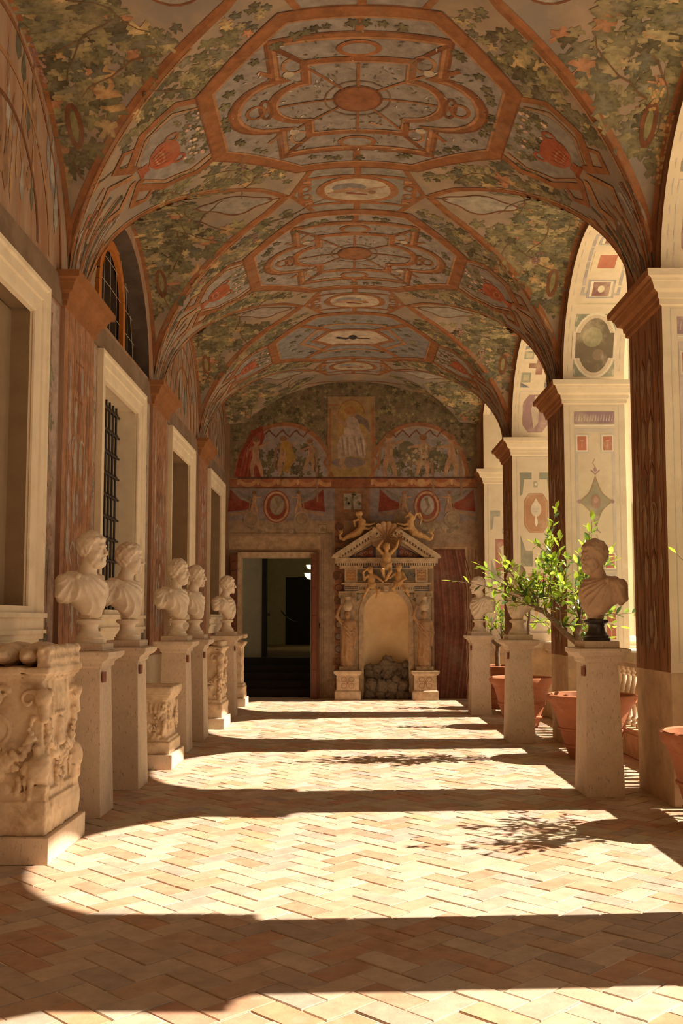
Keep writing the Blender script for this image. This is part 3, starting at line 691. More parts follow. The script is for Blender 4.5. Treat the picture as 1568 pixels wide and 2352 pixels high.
def medallion(P, k):
    x0, y0 = CX, 10.555 + S * k
    if y0 > YF - 1.2: return
    o = lambda L: [(x0 + a, y0 + b) for a, b in L]
    R = [(-.72, 0), (-.48, -.55), (.48, -.55), (.72, 0), (.48, .55), (-.48, .55)]
    P.star((x0, y0), o(R), SKY, 1, 5); P.line(o(R), .06, RB, 3, True)
    P.line(o([(-.52, -.34), (.52, -.34), (.52, -.2), (.62, -.2), (.62, .2), (.52, .2), (.52, .34), (-.52, .34), (-.52, .2), (-.62, .2), (-.62, -.2), (-.52, -.2)]), .05, RB, 4, True)
    P.oval(x0, y0, .45, .335, RB, 4.6, 36, 2); P.oval(x0, y0, .385, .275, PALE, 5.4, 36, 2); P.oval(x0 - .1, y0 - .05, .2, .12, SKY2, 5.8, 20)
    for sy in (-1, 1): P.line(o([(0, sy * .34), (0, sy * .56)]), .07, RB, 4)
    P.limb(o([(-.22, .03), (-.05, -.02), (.1, .03)]), .10, .07, SKIN, 6.4); P.limb(o([(.1, .0), (.22, -.06), (.3, -.1)]), .04, .025, SKIN, 6.6); P.limb(o([(-.22, .03), (-.32, .06)]), .05, .03, SKIN, 6.6)
    P.oval(x0 + .16, y0 + .05, .045, .05, (.34, .16, .09), 7, 14); P.limb(o([(-.1, .08), (.1, .12)]), .05, .03, RED, 6.2)
    for sx in (-1, 1):
        for sy in (-1, 1): P.ring(x0 + sx * .56, y0 + sy * .10, .05, .06, .025, RB, 4.4, 10); P.line(o([(sx * .5, sy * .27), (sx * .58, sy * .27)]), .05, RB2, 4.3)
        P.line(o([(sx * .72, 0), (sx * .80, 0)]), .05, RB, 4)
def straps(P, k):
    c0 = 8.655 + S * k
    for sx in (-1, 1):
        o = lambda L: [(min(max(CX + sx * a, XL + .012), XR - .012), min(c0 + b, YF - .02)) for a, b in L]
        AA = lambda t: A * sin(t)      # use the angle so that the painting does not thin out on the steep part
        G = []
        for sg in (-1, 1):             # groin edge lines
            pts = []
            for i in range(15):
                ax = .78 + (A - .012 - .78) * (i / 14) ** .75
                b = sqrt(max(0, 1 - (ax / A) ** 2)) * 1.83; zc = 5.87 + (A - ax) / 1.745 * .24 - ZS; r_ = min(1, b / zc)
                pts.append((ax, sg * (S / 2 - 1.6 * sqrt(1 - r_ * r_))))
            for e_ in (-.03, .03): P.line(o([(a, b + e_) for a, b in pts]), .05, RB, 3, step=.05)
            P.line(o([(a, b - sg * .085) for a, b in pts if a > 1.3]), .02, RB2, 3.2, step=.08)
            G.append(pts)
        P.line(o([(1.33, -.5), (1.55, -.62), (1.85, -.50), (2.02, -.2)]), .07, RB, 4.4); P.line(o([(1.33, .5), (1.55, .62), (1.85, .50), (2.02, .2)]), .07, RB, 4.4)
        P.line(o([(1.40, -.42), (1.6, -.52), (1.84, -.40), (1.97, -.15)]), .02, RB2, 4.7); P.line(o([(1.40, .42), (1.6, .52), (1.84, .40), (1.97, .15)]), .02, RB2, 4.7)
        P.star((CX + sx * 1.62, c0), o([(1.34, -.36), (1.6, -.46), (1.8, -.40), (1.95, -.16), (1.95, .16), (1.8, .40), (1.6, .46), (1.34, .36)]), SKY, 1.4, 3)
        vc = (.44, .13, .06); P.star((CX + sx * 1.76, c0), o([(1.64, -.14), (1.70, -.2), (1.78, -.2), (1.86, -.13), (1.90, 0), (1.86, .13), (1.78, .2), (1.70, .2), (1.64, .14), (1.62, 0)]), vc, 5.2, 2)
        P.line(o([(1.9, 0), (1.98, 0)]), .13, vc, 5.4); P.line(o([(1.97, -.09), (1.97, .09)]), .03, (.36, .10, .045), 5.8); P.ring(CX + sx * 1.80, c0, .035, .10, .018, (.60, .27, .15), 5.9, 12)
        for i in range(5): P.line(o([(1.72 + .04 * abs(i - 2) * .3, -.13 + .065 * i), (1.86, -.07 + .035 * i)]), .012, (.30, .08, .04), 5.7)
        for sg in (-1, 1): P.ring(CX + sx * 1.66, c0 + sg * .19, .05, .05, .025, vc, 5.5, 10); P.limb(o([(2.0, sg * .12), (2.12, sg * .34), (2.02, sg * .46), (1.93, sg * .38)]), .07, .03, RB, 4.9); P.limb(o([(2.05, sg * .06), (2.2, sg * .22), (2.3, sg * .12)]), .06, .03, RB2, 5.1)
        for _ in range(40):
            x, y = random.uniform(1.38, 1.62), random.uniform(-.38, .38)
            P.local(CX + sx * x, c0 + y, LEAVES[0], random.uniform(.05, .09), random.uniform(0, 6), random.choice(GREENS[:4]), 2.4 + random.random())
        for _ in range(16):
            x, y = random.uniform(1.38, 1.62), random.uniform(-.35, .35); q = [(.5 * cos(t * .7854), .5 * sin(t * .7854)) for t in range(8)]
            P.local(CX + sx * x, c0 + y, q, random.uniform(.035, .055), 0, random.choice([(.66, .48, .34), (.60, .36, .25)]), 4.2)
        # the foot over the capital: leaf scrolls and long streaks, laid out by height
        for i in range(64):
            t0 = random.uniform(1.02, 1.42); t1 = min(1.555, t0 + random.uniform(.05, .22)); wdt = .50 + .5 * max(0, 1.45 - t0); b = random.uniform(-wdt, wdt) * .9
            pts = [(A * sin(t0 + (t1 - t0) * q / 4), b * (1 - .5 * (t0 + (t1 - t0) * q / 4 - 1.02) / .55)) for q in range(5)]
            P.line(o(pts), random.uniform(.02, .06), random.choice([RB, RB, RB2, RB3, (.36, .22, .13), (.47, .40, .32), (.40, .35, .29), (.17, .13, .09), (.13, .12, .08)]), 2 + random.random() * 1.5, w1=.012, step=.05)
        for sg in (-1, 1):     # cartouche beside the foot
            P.ring(CX + sx * 2.33, c0 + sg * .85, .05, .13, .035, RB3, 4, 14); P.oval(CX + sx * 2.33, c0 + sg * .85, .03, .09, (.32, .27, .12), 4.4, 12)
        if c0 + S / 2 < YF - .5:
            sc = [(CX + sx * (1.34 + (.36 + .05 * cos(4 * t)) * cos(t)), c0 + S / 2 + (.20 + .035 * cos(4 * t)) * sin(t)) for t in [2 * pi * i / 32 for i in range(32)]]
            P.star((CX + sx * 1.34, c0 + S / 2), sc, (.40, .34, .275), 1.5, 4); P.line(sc, .022, RB3, 3.2, True)
            P.line([(CX + sx * .8, c0 + S / 2), (CX + sx * .98, c0 + S / 2)], .018, RB3, 3)
for k in (-2, -1, 0, 1, 2, 3):
    P = Paint(vault_surf); foliage(P, k); P.build('painted_vine_leaves', K['paint'], ceil, kind='stuff')
    P = Paint(vault_surf)
    if k < 3: octagon(P, k); medallion(P, k); straps(P, k)
    else:
        for dx in (-1, 1): P.line([(CX + dx * (.3 + .09 * i), YF - .1 - .03 * i) for i in range(8)], .05, RB, 3)
        P.line([(CX - .3, YF - .1), (CX + .3, YF - .1)], .05, RB, 3)
    P.build('painted_framework', K['paint'], ceil)
P = Paint(vault_surf)
for X0 in (XL + .02, XR - .02):
    for yc in BAYS[2:]:
        pts = [(X0, min(yc + 1.58 * cos(t), YF - .03)) for t in [pi * i / 24 for i in range(25)]]; P.line(pts, .05, RB, 3, step=.1)
P.build('painted_edge_bands', K['paint'], ceil)
# ---- grotesque candelabra
def drop(P, u, z, h, w_, col, l): P.star((u, z + h * .35), [(u, z), (u + w_ * .5, z + h * .22), (u + w_ * .42, z + h * .5), (u + w_ * .15, z + h * .8), (u, z + h), (u - w_ * .15, z + h * .8), (u - w_ * .42, z + h * .5), (u - w_ * .5, z + h * .22)], col, l)
def grotesque(P, u0, u1, z0, z1, bright, dark, frame, seed=0):
    R = random.Random(seed); uc = (u0 + u1) / 2; hw = (u1 - u0) / 2; z = z0 + .1
    for u in (u0 + .05, u1 - .05, uc - hw * .42, uc + hw * .42): P.line([(u, z0), (u, z1)], .018, frame, 1.4, step=5)
    P.line([(uc, z0 + .2), (uc, z1 - .1)], .03, dark, 1.6, step=5)
    while z < z1 - .5:
        h = R.uniform(.22, .5); kind = R.randrange(4); q = R.uniform(.22, .3) * hw
        for sx in (-1, 1):
            drop(P, uc + sx * hw * .22, z, h, q, bright if R.random() < .65 else dark, 2.2)
            drop(P, uc + sx * hw * .70, z + R.uniform(0, .2), h * R.uniform(.7, 1.4), q * .8, bright if R.random() < .6 else dark, 2.4)
            if kind == 1: P.ring(uc + sx * hw * .3, z + h * .6, hw * .2, .1, .025, bright, 2.8, 12, 0, 4.4 if sx > 0 else 4.4)
            if kind == 2: P.limb([(uc, z + h * .5), (uc + sx * hw * .25, z + h * .8), (uc + sx * hw * .45, z + h * .55)], .05, .015, frame, 3)
        if kind == 0: P.oval(uc, z + h * .5, hw * .22, h * .35, dark, 2.6, 14); P.oval(uc, z + h * .5, hw * .12, h * .25, bright, 3, 12)
        if kind == 3: P.rect(uc - hw * .3, uc + hw * .3, z + h * .8, z + h * .86, frame, 3); drop(P, uc, z, h * .8, hw * .3, frame, 3)
        z += h * R.uniform(.85, 1.15)
def wash(P, u0, u1, z0, z1, col, l): P.rect(u0, u1, z0, z1, col, l)
for i, y0 in enumerate(PIERS[1:]):      # brown inner faces of the arcade piers and the pilasters opposite
    P = Paint(plane_surf((XR, 0, 0), (0, 1, 0), (0, 0, 1), (-1, 0, 0))); grotesque(P, y0 + .03, y0 + PW - .03, 1.12, 4.15, (.42, .27, .16), (.26, .12, .06), (.27, .11, .045), i)
    P.build('painted_candelabra', K['paint'], arcade)
    P = Paint(plane_surf((XL + .035, 0, 0), (0, 1, 0), (0, 0, 1), (1, 0, 0)))
    wash(P, y0, y0 + PW, 1.1, 4.17, (.43, .215, .12), 1); grotesque(P, y0 + .08, y0 + PW - .08, 1.25, 4.12, (.52, .42, .33), (.36, .20, .12), (.34, .14, .07), 20 + i)
    P.build('painted_candelabra', K['paint'], wl)
P = Paint(plane_surf((XL, 0, 0), (0, 1, 0), (0, 0, 1), (1, 0, 0)))
for yc in BAYS[1:]:
    for a, b in ((yc - 1.42, yc - 1.16), (yc + .96, yc + 1.40)):
        b = min(b, YF - .02)
        if b - a < .2: continue
        P.rect(a + .02, b - .02, 1.1, 4.1, (.50, .38, .29), .8)
        for q in range(16):
            z = random.uniform(1.2, 3.7); P.local((a + b) / 2 + random.uniform(-.05, .05), z, LEAVES[q % 6], random.uniform(.1, .16), random.uniform(0, 6), random.choice([(.28, .25, .16), (.34, .28, .2), (.40, .24, .15)]), 1.6 + q * .05)
        P.line([((a + b) / 2, 1.2), ((a + b) / 2 + .03, 2), ((a + b) / 2 - .03, 3), ((a + b) / 2, 4)], .02, (.30, .2, .12), 1.3)
    if abs(yc - 10.555) > .1:       # painted lunettes
        for q in range(70):
            t = random.uniform(.25, pi - .25); r = random.uniform(.15, 1.35); y, z = yc + r * cos(t), 4.45 + r * sin(t)
            if y > YF - .1: continue
            drop(P, y, z - .1, random.uniform(.2, .5), random.uniform(.05, .13), random.choice([(.46, .40, .33), (.40, .22, .12), (.50, .30, .16), (.37, .33, .29), (.36, .2, .11), (.17, .15, .1)]), 1 + random.random() * 2)
        for rr in (.75, 1.05, 1.38): P.line([(min(yc + rr * cos(t), YF - .02), 4.42 + rr * sin(t)) for t in [pi * i / 20 for i in range(21)]], .04, random.choice([RB, RB3, RB2]), 3.2)
P.build('painted_panels', K['paint'], wl)
P = Paint(plane_surf((XR, 0, 0), (0, 1, 0), (0, 0, 1), (-1, 0, 0)))
for yc in BAYS[2:]:
    for rr in (1.45, 1.56):
        pts = [(yc + rr * cos(t), ZS + rr * sin(t)) for t in [pi * i / 30 for i in range(31)]]; pts = [(min(a, 19.03), b) for a, b in pts]
        P.line(pts, .02, (.27, .11, .045), 1.5)
P.build('painted_arch_bands', K['paint'], arcade)
# ---- light painted jambs of the arches (facing the camera) and the soffits
CR, GR, GR2, PU, RD, TE, LN = (.84, .73, .53), (.46, .43, .32), (.33, .33, .23), (.40, .27, .27), (.52, .20, .12), (.56, .30, .16), (.62, .54, .44)
def jamb(P, k):
    w_ = XO - XR
    U = lambda f: f * w_
    P.frame(U(.10), U(.90), 1.16, 4.1, .008, LN, .8)
    if k in (0, 1):
        P.rect(U(.17), U(.83), 3.88, 4.03, PU, 1); P.line([(U(.17), 3.86), (U(.83), 3.86)], .012, (.88, .80, .64), 1.6)
        for q in range(14): P.limb([(U(.2 + .045 * q), 3.92), (U(.215 + .045 * q), 3.99)], .014, .004, (.66, .52, .44), 2)
        for z0, z1 in ((2.05, 3.80), (1.2, 1.72)):
            P.frame(U(.2), U(.8), z0, z1, .036, LN, 1)
            for fu in (.29, .71):
                for z in (z0 + .16, z1 - .16):
                    P.rect(U(fu) - .085, U(fu) + .085, z - .12, z + .12, LN, 1.3); P.rect(U(fu) - .07, U(fu) + .07, z - .10, z + .10, CR, 1.8); P.rect(U(fu) - .055, U(fu) + .055, z - .085, z + .085, RD, 2.3)
                    P.line([(U(fu), z - .05), (U(fu), z + .02)], .012, (.66, .36, .24), 2.8); P.line([(U(fu) - .02, z + .03), (U(fu) + .02, z + .03)], .015, (.66, .36, .24), 2.8)
        P.rect(U(.17), U(.83), 1.80, 1.95, PU, 1); P.line([(U(.17), 1.78), (U(.83), 1.78)], .012, (.88, .80, .64), 1.6)
        for q in range(14): P.limb([(U(.2 + .045 * q), 1.84), (U(.215 + .045 * q), 1.91)], .014, .004, (.66, .52, .44), 2)
        uc, zc = U(.5), 2.93; dm = []
        for i in range(4):
            a0, a1 = i * pi / 2, (i + 1) * pi / 2; p0, p1 = (.19 * cos(a0), .30 * sin(a0)), (.19 * cos(a1), .30 * sin(a1))
            for q in range(6): t = q / 6; bl = sin(pi * t) * .25; dm.append((uc + (p0[0] * (1 - t) + p1[0] * t) * (1 - bl), zc + (p0[1] * (1 - t) + p1[1] * t) * (1 - bl)))
        P.star((uc, zc), dm, (.37, .32, .22), 2); P.line(dm, .012, (.46, .32, .18), 2.6, True); P.oval(uc, zc, .06, .09, (.42, .26, .19), 3, 14); P.oval(uc, zc + .02, .03, .04, (.52, .34, .24), 3.5, 10)
        for s1 in (-1, 1): P.limb([(uc - .05, zc + s1 * .38), (uc, zc + s1 * .33), (uc + .05, zc + s1 * .38)], .014, .008, PU, 2.4); drop(P, uc, zc + s1 * .36, .07, .04, PU, 2.5); P.oval(uc + s1 * .2, zc, .025, .025, PU, 2.5, 8)
        P.line([(uc, zc - .40), (uc + .02, zc - .46), (uc - .04, zc - .50), (uc - .09, zc - .54), (uc - .07, zc - .60)], .006, (.5, .33, .22), 2.4); P.line([(uc, zc + .42), (uc - .03, zc + .47), (uc, zc + .52)], .006, (.5, .33, .22), 2.4)
    else:
        for z in ((3.85, 2.35) if k == 2 else (3.6, 2.2)):
            for fu in (.2, .8):
                sg = 1 if fu < .5 else -1
                P.poly([(U(fu) - sg * .03, z), (U(fu) + sg * .16, z), (U(fu) + sg * .16, z - .11), (U(fu) + sg * .04, z - .11), (U(fu) + sg * .01, z - .35), (U(fu) - sg * .03, z - .38)] if z > 3 else
                       [(U(fu) - sg * .03, z), (U(fu) + sg * .16, z), (U(fu) + sg * .16, z + .25), (U(fu) + sg * .05, z + .25), (U(fu) - sg * .03, z + .5)], GR2 if k == 2 else GR, 1)
        zc = 3.2 if k == 2 else 2.75; uc = U(.5); oc = [(.11, .33), (.19, .2), (.19, -.2), (.11, -.33), (-.11, -.33), (-.19, -.2), (-.19, .2), (-.11, .33)]
        if k == 2:
            P.star((uc, zc), [(uc + a, zc + b * .95) for a, b in oc], TE, 2); P.line([(uc + a * .9, zc + b * .88) for a, b in oc], .006, (.74, .50, .33), 2.6, True)
            P.oval(uc, zc + .06, .085, .12, CR, 3, 18); drop(P, uc, zc - .22, .22, .05, CR, 3.2); drop(P, uc, zc + .12, .12, .08, CR, 3.3)
            P.oval(uc - .03, zc + .07, .012, .006, (.6, .5, .36), 3.8, 8); P.oval(uc + .03, zc + .07, .012, .006, (.6, .5, .36), 3.8, 8); P.line([(uc - .02, zc + .02), (uc + .02, zc + .02)], .006, (.6, .5, .36), 3.8)
        else:
            P.rect(uc - .16, uc + .16, zc - .30, zc + .30, (.44, .17, .14), 2)
            P.oval(uc, zc + .1, .07, .08, CR, 3, 14); P.limb([(uc, zc + .04), (uc, zc - .14)], .11, .08, CR, 3.2)
            for sg in (-1, 1): P.limb([(uc + sg * .03, zc - .14), (uc + sg * .035, zc - .24)], .035, .012, CR, 3.3); P.limb([(uc + sg * .04, zc + .1), (uc + sg * .09, zc + .15)], .03, .015, CR, 3.3)
        for z in (zc + .46, zc - .46, zc - .8):
            if 1.3 < z < 4.0: P.rect(uc - .028, uc + .028, z - .05, z + .05, GR, 2); P.oval(uc, z, .018, .022, CR, 2.5, 10)
        P.rect(uc - .14, uc + .14, zc - 1.1, zc - .96, (.60, .28, .19), 2)
        zq = zc - 1.52; P.line([(uc + a * 1.35, zq + b * 1.1) for a, b in oc], .028, (.50, .38, .34), 2, True); P.oval(uc, zq, .13, .22, (.62, .54, .42), 2.2, 18); P.limb([(uc, zq + .12), (uc - .02, zq - .08)], .07, .05, (.66, .40, .2), 2.8); P.oval(uc, zq + .17, .035, .04, (.6, .35, .18), 3, 10)
for k, y0 in enumerate(PIERS[3:] + [19.05]):
    P = Paint(plane_surf((XR, y0, 0), (1, 0, 0), (0, 0, 1), (0, -1, 0))); jamb(P, (1, 1, 2, 3)[k]); P.build('painted_jamb', K['paint2'], arcade)
def soffit(yc):
    def Sf(u, t): return Vector((XR + u, yc + 1.415 * cos(t), ZS + 1.415 * sin(t))), Vector((0, -cos(t), -sin(t))), Vector((1, 0, 0)), Vector((0, -sin(t), cos(t)))
    return Sf
for k, yc in enumerate(BAYS[2:]):
    P = Paint(soffit(yc)); W_ = XO - XR; tm = pi if yc < 18 else pi
    def fr(u0, u1, t0, t1, w_, col, l): # frame on the soffit (t in radians scaled to metres by the radius)
        for a, b in ((u0, u1),):
            P.poly([(a, t0), (b, t0), (b, t0 + w_ / 1.415), (a, t0 + w_ / 1.415)], col, l); P.poly([(a, t1 - w_ / 1.415), (b, t1 - w_ / 1.415), (b, t1), (a, t1)], col, l)
        n = max(1, int((t1 - t0) / .08))
        for i in range(n):
            q0, q1 = t0 + (t1 - t0) * i / n, t0 + (t1 - t0) * (i + 1) / n
            for a in (u0, u1 - w_): P.poly([(a, q0), (a + w_, q0), (a + w_, q1), (a, q1)], col, l)
    def patch(u, t, a, b, col, l, n=4): P.star((u, t), [(u - a, t - b / 1.415), (u + a, t - b / 1.415), (u + a, t), (u + a, t + b / 1.415), (u - a, t + b / 1.415), (u - a, t)], col, l, 4)
    def ov(u, t, a, b, col, l, n=22): P.star((u, t), [(u + a * cos(q), t + b / 1.415 * sin(q)) for q in [2 * pi * i / n for i in range(n)]], col, l, 8)
    uc = W_ / 2; fr(.05, W_ - .05, .02, 1.5, .01, LN, 1); fr(.05, W_ - .05, pi - 1.5, pi - .02, .01, LN, 1)
    for side in (0, 1):
        T = (lambda t: t) if side == 0 else (lambda t: pi - t)
        if k % 2 == 1 or k == 3:
            if k < 3: fr(.12, W_ - .12, min(T(.06), T(.60)), max(T(.06), T(.60)), .02, (.50, .47, .36), 1.5)
            for a in (.2, W_ - .2):
                for t in (.12, .54): patch(a, T(t), .08, .08, GR2, 2)
            ov(uc, T(.33), .27, .40, CR, 2.6); ov(uc, T(.33), .245, .37, (.70, .59, .40), 3); patch(uc, T(.33), .27, .17, CR, 3.2); ov(uc, T(.33), .20, .33, (.20, .16, .10), 3.6); patch(uc, T(.33), .23, .15, (.20, .16, .10), 3.9); ov(uc - .03, T(.40), .12, .12, (.36, .32, .18), 4.2); ov(uc + .05, T(.25), .07, .07, (.27, .2, .13), 4.3)
            P.poly([(.1, T(.68)), (W_ - .1, T(.68)), (W_ - .1, T(.70)), (.1, T(.70))], (.70, .58, .38), 1.5)
            fr(.14, W_ - .14, min(T(.76), T(1.42)), max(T(.76), T(1.42)), .035, (.46, .42, .38), 1.6)
            patch(uc, T(.82), .16, .12, (.46, .42, .38), 2); patch(uc, T(.82), .13, .10, CR, 2.3); patch(uc, T(.82), .10, .09, (.33, .17, .14), 2.6); ov(uc, T(.82), .04, .045, (.82, .72, .5), 3)
            patch(uc, T(1.09), .17, .16, (.76, .64, .42), 2); patch(uc, T(1.09), .10, .10, RD, 2.6)
            patch(uc, T(1.36), .16, .12, (.46, .42, .38), 2); patch(uc, T(1.36), .13, .10, CR, 2.3); patch(uc, T(1.36), .10, .09, (.33, .17, .14), 2.6); ov(uc, T(1.36), .04, .045, (.82, .72, .5), 3)
        else:
            oc = [(.11, .30), (.2, .18), (.2, -.18), (.11, -.30), (-.11, -.30), (-.2, -.18), (-.2, .18), (-.11, .30)]
            P.star((uc, T(.30)), [(uc + a, T(.30) + b / 1.415) for a, b in oc], (.36, .22, .21), 2, 6); P.star((uc, T(.34)), [(uc - .03, T(.12)), (uc + .05, T(.2)), (uc + .06, T(.35)), (uc + .03, T(.46)), (uc - .02, T(.46)), (uc - .07, T(.36))], (.64, .50, .38), 3, 4); ov(uc, T(.48), .03, .035, (.64, .5, .38), 3.2)
            fr(.1, W_ - .1, min(T(.04), T(.56)), max(T(.04), T(.56)), .012, LN, 1.6)
            for a in (.18, W_ - .18):
                patch(a, T(.72), .075, .085, GR2, 2.2); patch(a, T(.72), .045, .05, (.50, .46, .30), 2.6); patch(a, T(1.02), .075, .085, GR2, 2.2); patch(a, T(1.02), .045, .05, (.50, .46, .30), 2.6)
                P.poly([(a - .08, T(.60)), (a + .08, T(.60)), (a - .08, T(.66))], (.20, .22, .22), 2); P.poly([(a - .08, T(1.16)), (a + .08, T(1.16)), (a - .08, T(1.10))], (.20, .22, .22), 2)
            patch(uc, T(.87), .05, .16, (.33, .17, .14), 2.4); patch(uc, T(.87), .17, .045, (.33, .2, .12), 2.6)
    P.build('painted_soffit', K['paint2'], arcade)
# ================================================================== END WALL
FK = YF / F
def fx(x): return (x - VX) * FK
def fz(y): return 1.5 + (VY - y) * FK
DX0, DX1, DZ = fx(554), fx(713), fz(1281)
NCX, NR = fx(886), .435; NZ = 2.08 - NR
niche = [(NCX - NR, 0)] + [(NCX - NR * cos(pi * i / 20), NZ + NR * sin(pi * i / 20)) for i in range(21)] + [(NCX + NR, 0)]
outer = [(XL, 0), (DX0, 0), (DX0, DZ), (DX1, DZ), (DX1, 0)] + niche + [(XR + .02, 0), (XR + .02, 6.62), (XL, 6.62)]
wf = tag(holes_wall('wall_end', outer, [], lambda a, b: (a, YF, b), K['far']), kind='structure')
P = Paint(plane_surf((0, YF, 0), (1, 0, 0), (0, 0, 1), (0, -1, 0)))
def q(*L): return [(fx(x), fz(y)) for x, y in L]
def R_(x0, x1, y0, y1, c, l): P.rect(fx(x0), fx(x1), fz(y1), fz(y0), c, l)
def Ln(c, w_, l, *L, w1=None, closed=False): P.line(q(*L), w_ * FK, c, l, closed, None if w1 is None else w1 * FK)
def Ov(x, y, a, b, c, l, rot=0): P.oval(fx(x), fz(y), a * FK, b * FK, c, l, 20, 1, rot)
def Lb(c, w0, w1, l, *L): P.limb(q(*L), w0 * FK, w1 * FK, c, l)
BG, BG2, MV = (.42, .30, .19), (.34, .24, .15), (.33, .27, .25)
# upper zone : foliage ground, two lunettes, seated figure in a niche
R_(525, 1098, 850, 1096, (.25, .18, .11), .6)
for _ in range(1500):
    x, y = random.uniform(535, 1088), random.uniform(868, 1090); P.local(fx(x), fz(y), random.choice(LEAVES), random.uniform(.05, .10), random.uniform(0, 6), random.choice(GREENS[:5]), 1 + random.random())
def lunette(cx, r, h, y0=1095, z0=3.0):
    T = [pi * i / 24 for i in range(25)]
    P.star((fx(cx), fz(y0 - h * .35)), q(*[(cx + r * cos(t), y0 - h * sin(t)) for t in T]), (.36, .31, .28), z0, 2)
    P.line(q(*[(cx + r * cos(t), y0 - h * sin(t)) for t in T]), 9 * FK, (.40, .17, .08), z0 + .6); P.line(q(*[(cx + (r - 7) * cos(t), y0 - (h - 7) * sin(t)) for t in T]), 2 * FK, (.58, .36, .2), z0 + .9)
    P.line(q(*[(cx - 60 + i * 8, y0 - h + 22 + 8 * sin(i * 1.6)) for i in range(16)]), 3.5 * FK, (.22, .10, .06), z0 + 1)
    for _ in range(70): P.local(fx(cx + random.uniform(-.75, .75) * r), fz(y0 - random.uniform(.05, .62) * h), random.choice(LEAVES), random.uniform(.08, .15), random.uniform(0, 6), random.choice(GREENS[:3]), z0 + .8 + random.random() * .4)
lunette(652, 113, 125); lunette(962, 113, 125)
def putto(x, y, s, lean=0, arm=1, col=SKIN, l=5, flip=1):
    f = flip; p = lambda a, b: (x + f * a * s, y + b * s); dk = tuple(c * .7 for c in col)
    Lb(col, 15 * s, 13 * s, l, p(lean * .3, -70), p(0, -48)); Lb(col, 17 * s, 17 * s, l + .1, p(lean * .2, -62), p(0, -42))
    Lb(col, 14 * s, 7 * s, l + .2, p(-4, -38), p(-9, -20), p(-7, 0)); Lb(col, 14 * s, 7 * s, l + .2, p(5, -38), p(12, -20), p(16, -2))
    Lb(col, 8 * s, 5 * s, l + .4, p(6, -70), p(20, -72 - 6 * arm), p(32, -76 - 14 * arm)); Lb(dk, 8 * s, 5 * s, l - .1, p(-6, -70), p(-18, -64), p(-22, -80 * arm))
    Ov(p(2, 0)[0], p(0, -86)[1], 8.5 * s, 10 * s, col, l + .5); Ov(p(1, 0)[0], p(0, -91)[1], 9 * s, 7 * s, (.30, .15, .07), l + .7)
    Lb(dk, 2 * s, 1 * s, l + .8, p(0, -66), p(1, -46)); Lb((.62, .40, .25), 3 * s, 2 * s, l + .8, p(6, -60), p(5, -46))
P.star((fx(572), fz(1050)), q((536, 1094), (548, 1040), (575, 985), (600, 975), (606, 1000), (592, 1040), (598, 1094)), RED, 4.6, 2)
for i in range(5): Ln((.42, .11, .06), 2.5, 5, (548 + i * 9, 1092), (562 + i * 7, 1030), (590 + i * 2, 990))
putto(585, 1092, .95, 0, .6); putto(648, 1086, .9, 4, .2); Lb((.50, .30, .08), 24, 16, 5.6, (655, 1020), (668, 1050), (655, 1075)); putto(712, 1078, .75, -14, -1.2, flip=-1)
putto(893, 1092, 1.05, 8, .2); Lb((.19, .16, .10), 40, 30, 4.6, (935, 1030), (965, 1052), (1000, 1040)); putto(975, 1090, .98, -4, -.6, flip=-1); putto(1040, 1092, 1.0, 6, -.6, flip=-1)
for _ in range(40): Ov(random.uniform(925, 1010), random.uniform(1022, 1065), 4, 4, random.choice([(.45, .33, .22), (.30, .2, .12), (.50, .40, .25)]), 6.2)
R_(752, 862, 905, 1096, (.40, .27, .13), 5.4); Ln((.45, .20, .09), 6, 6, (757, 1094), (757, 932)); Ln((.45, .20, .09), 6, 6, (857, 1094), (857, 932)); Ln((.45, .2, .09), 4, 6, (752, 925), (780, 925))
P.star((fx(807), fz(960)), q(*([(779, 1040)] + [(807 - 30 * cos(pi * i / 12), 945 - 32 * sin(pi * i / 12)) for i in range(13)] + [(835, 1040)])), (.47, .30, .10), 5.8, 2)
Ln((.33, .16, .07), 2.5, 6.4, *[(807 - 30 * cos(pi * i / 12), 945 - 32 * sin(pi * i / 12)) for i in range(13)])
DR = (.52, .40, .31)
Lb((.24, .18, .15), 20, 6, 6.4, (822, 958), (840, 966), (848, 985)); Ov(806, 945, 11, 13, SKIN, 7); Ov(804, 938, 13, 10, (.42, .20, .07), 7.3)
Lb(DR, 32, 44, 6.8, (808, 968), (810, 1000)); P.star((fx(808), fz(1020)), q((780, 1000), (800, 985), (832, 990), (842, 1020), (838, 1050), (806, 1045), (776, 1052), (774, 1020)), DR, 7.1)
for a, b in ((785, 790), (797, 800), (812, 822), (828, 835)): Ln((.36, .26, .2), 3, 7.5, (a, 1000), (b, 1045)); Ln((.66, .54, .42), 2, 7.6, (a + 6, 1000), (b + 4, 1042))
Lb(SKIN, 12, 7, 7.4, (792, 972), (776, 962), (766, 940)); Lb(SKIN, 13, 8, 6.9, (790, 1040), (784, 1062), (792, 1072)); Ov(800, 1060, 40, 12, (.30, .22, .20), 6.3); Ov(800, 1082, 48, 10, (.45, .30, .12), 6.2)
Ln((.40, .18, .08), 5, 7.2, (752, 1000), (757, 1040), (745, 1060), (765, 1094)); Ln((.40, .18, .08), 5, 7.2, (862, 1000), (858, 1040), (872, 1060), (850, 1094))
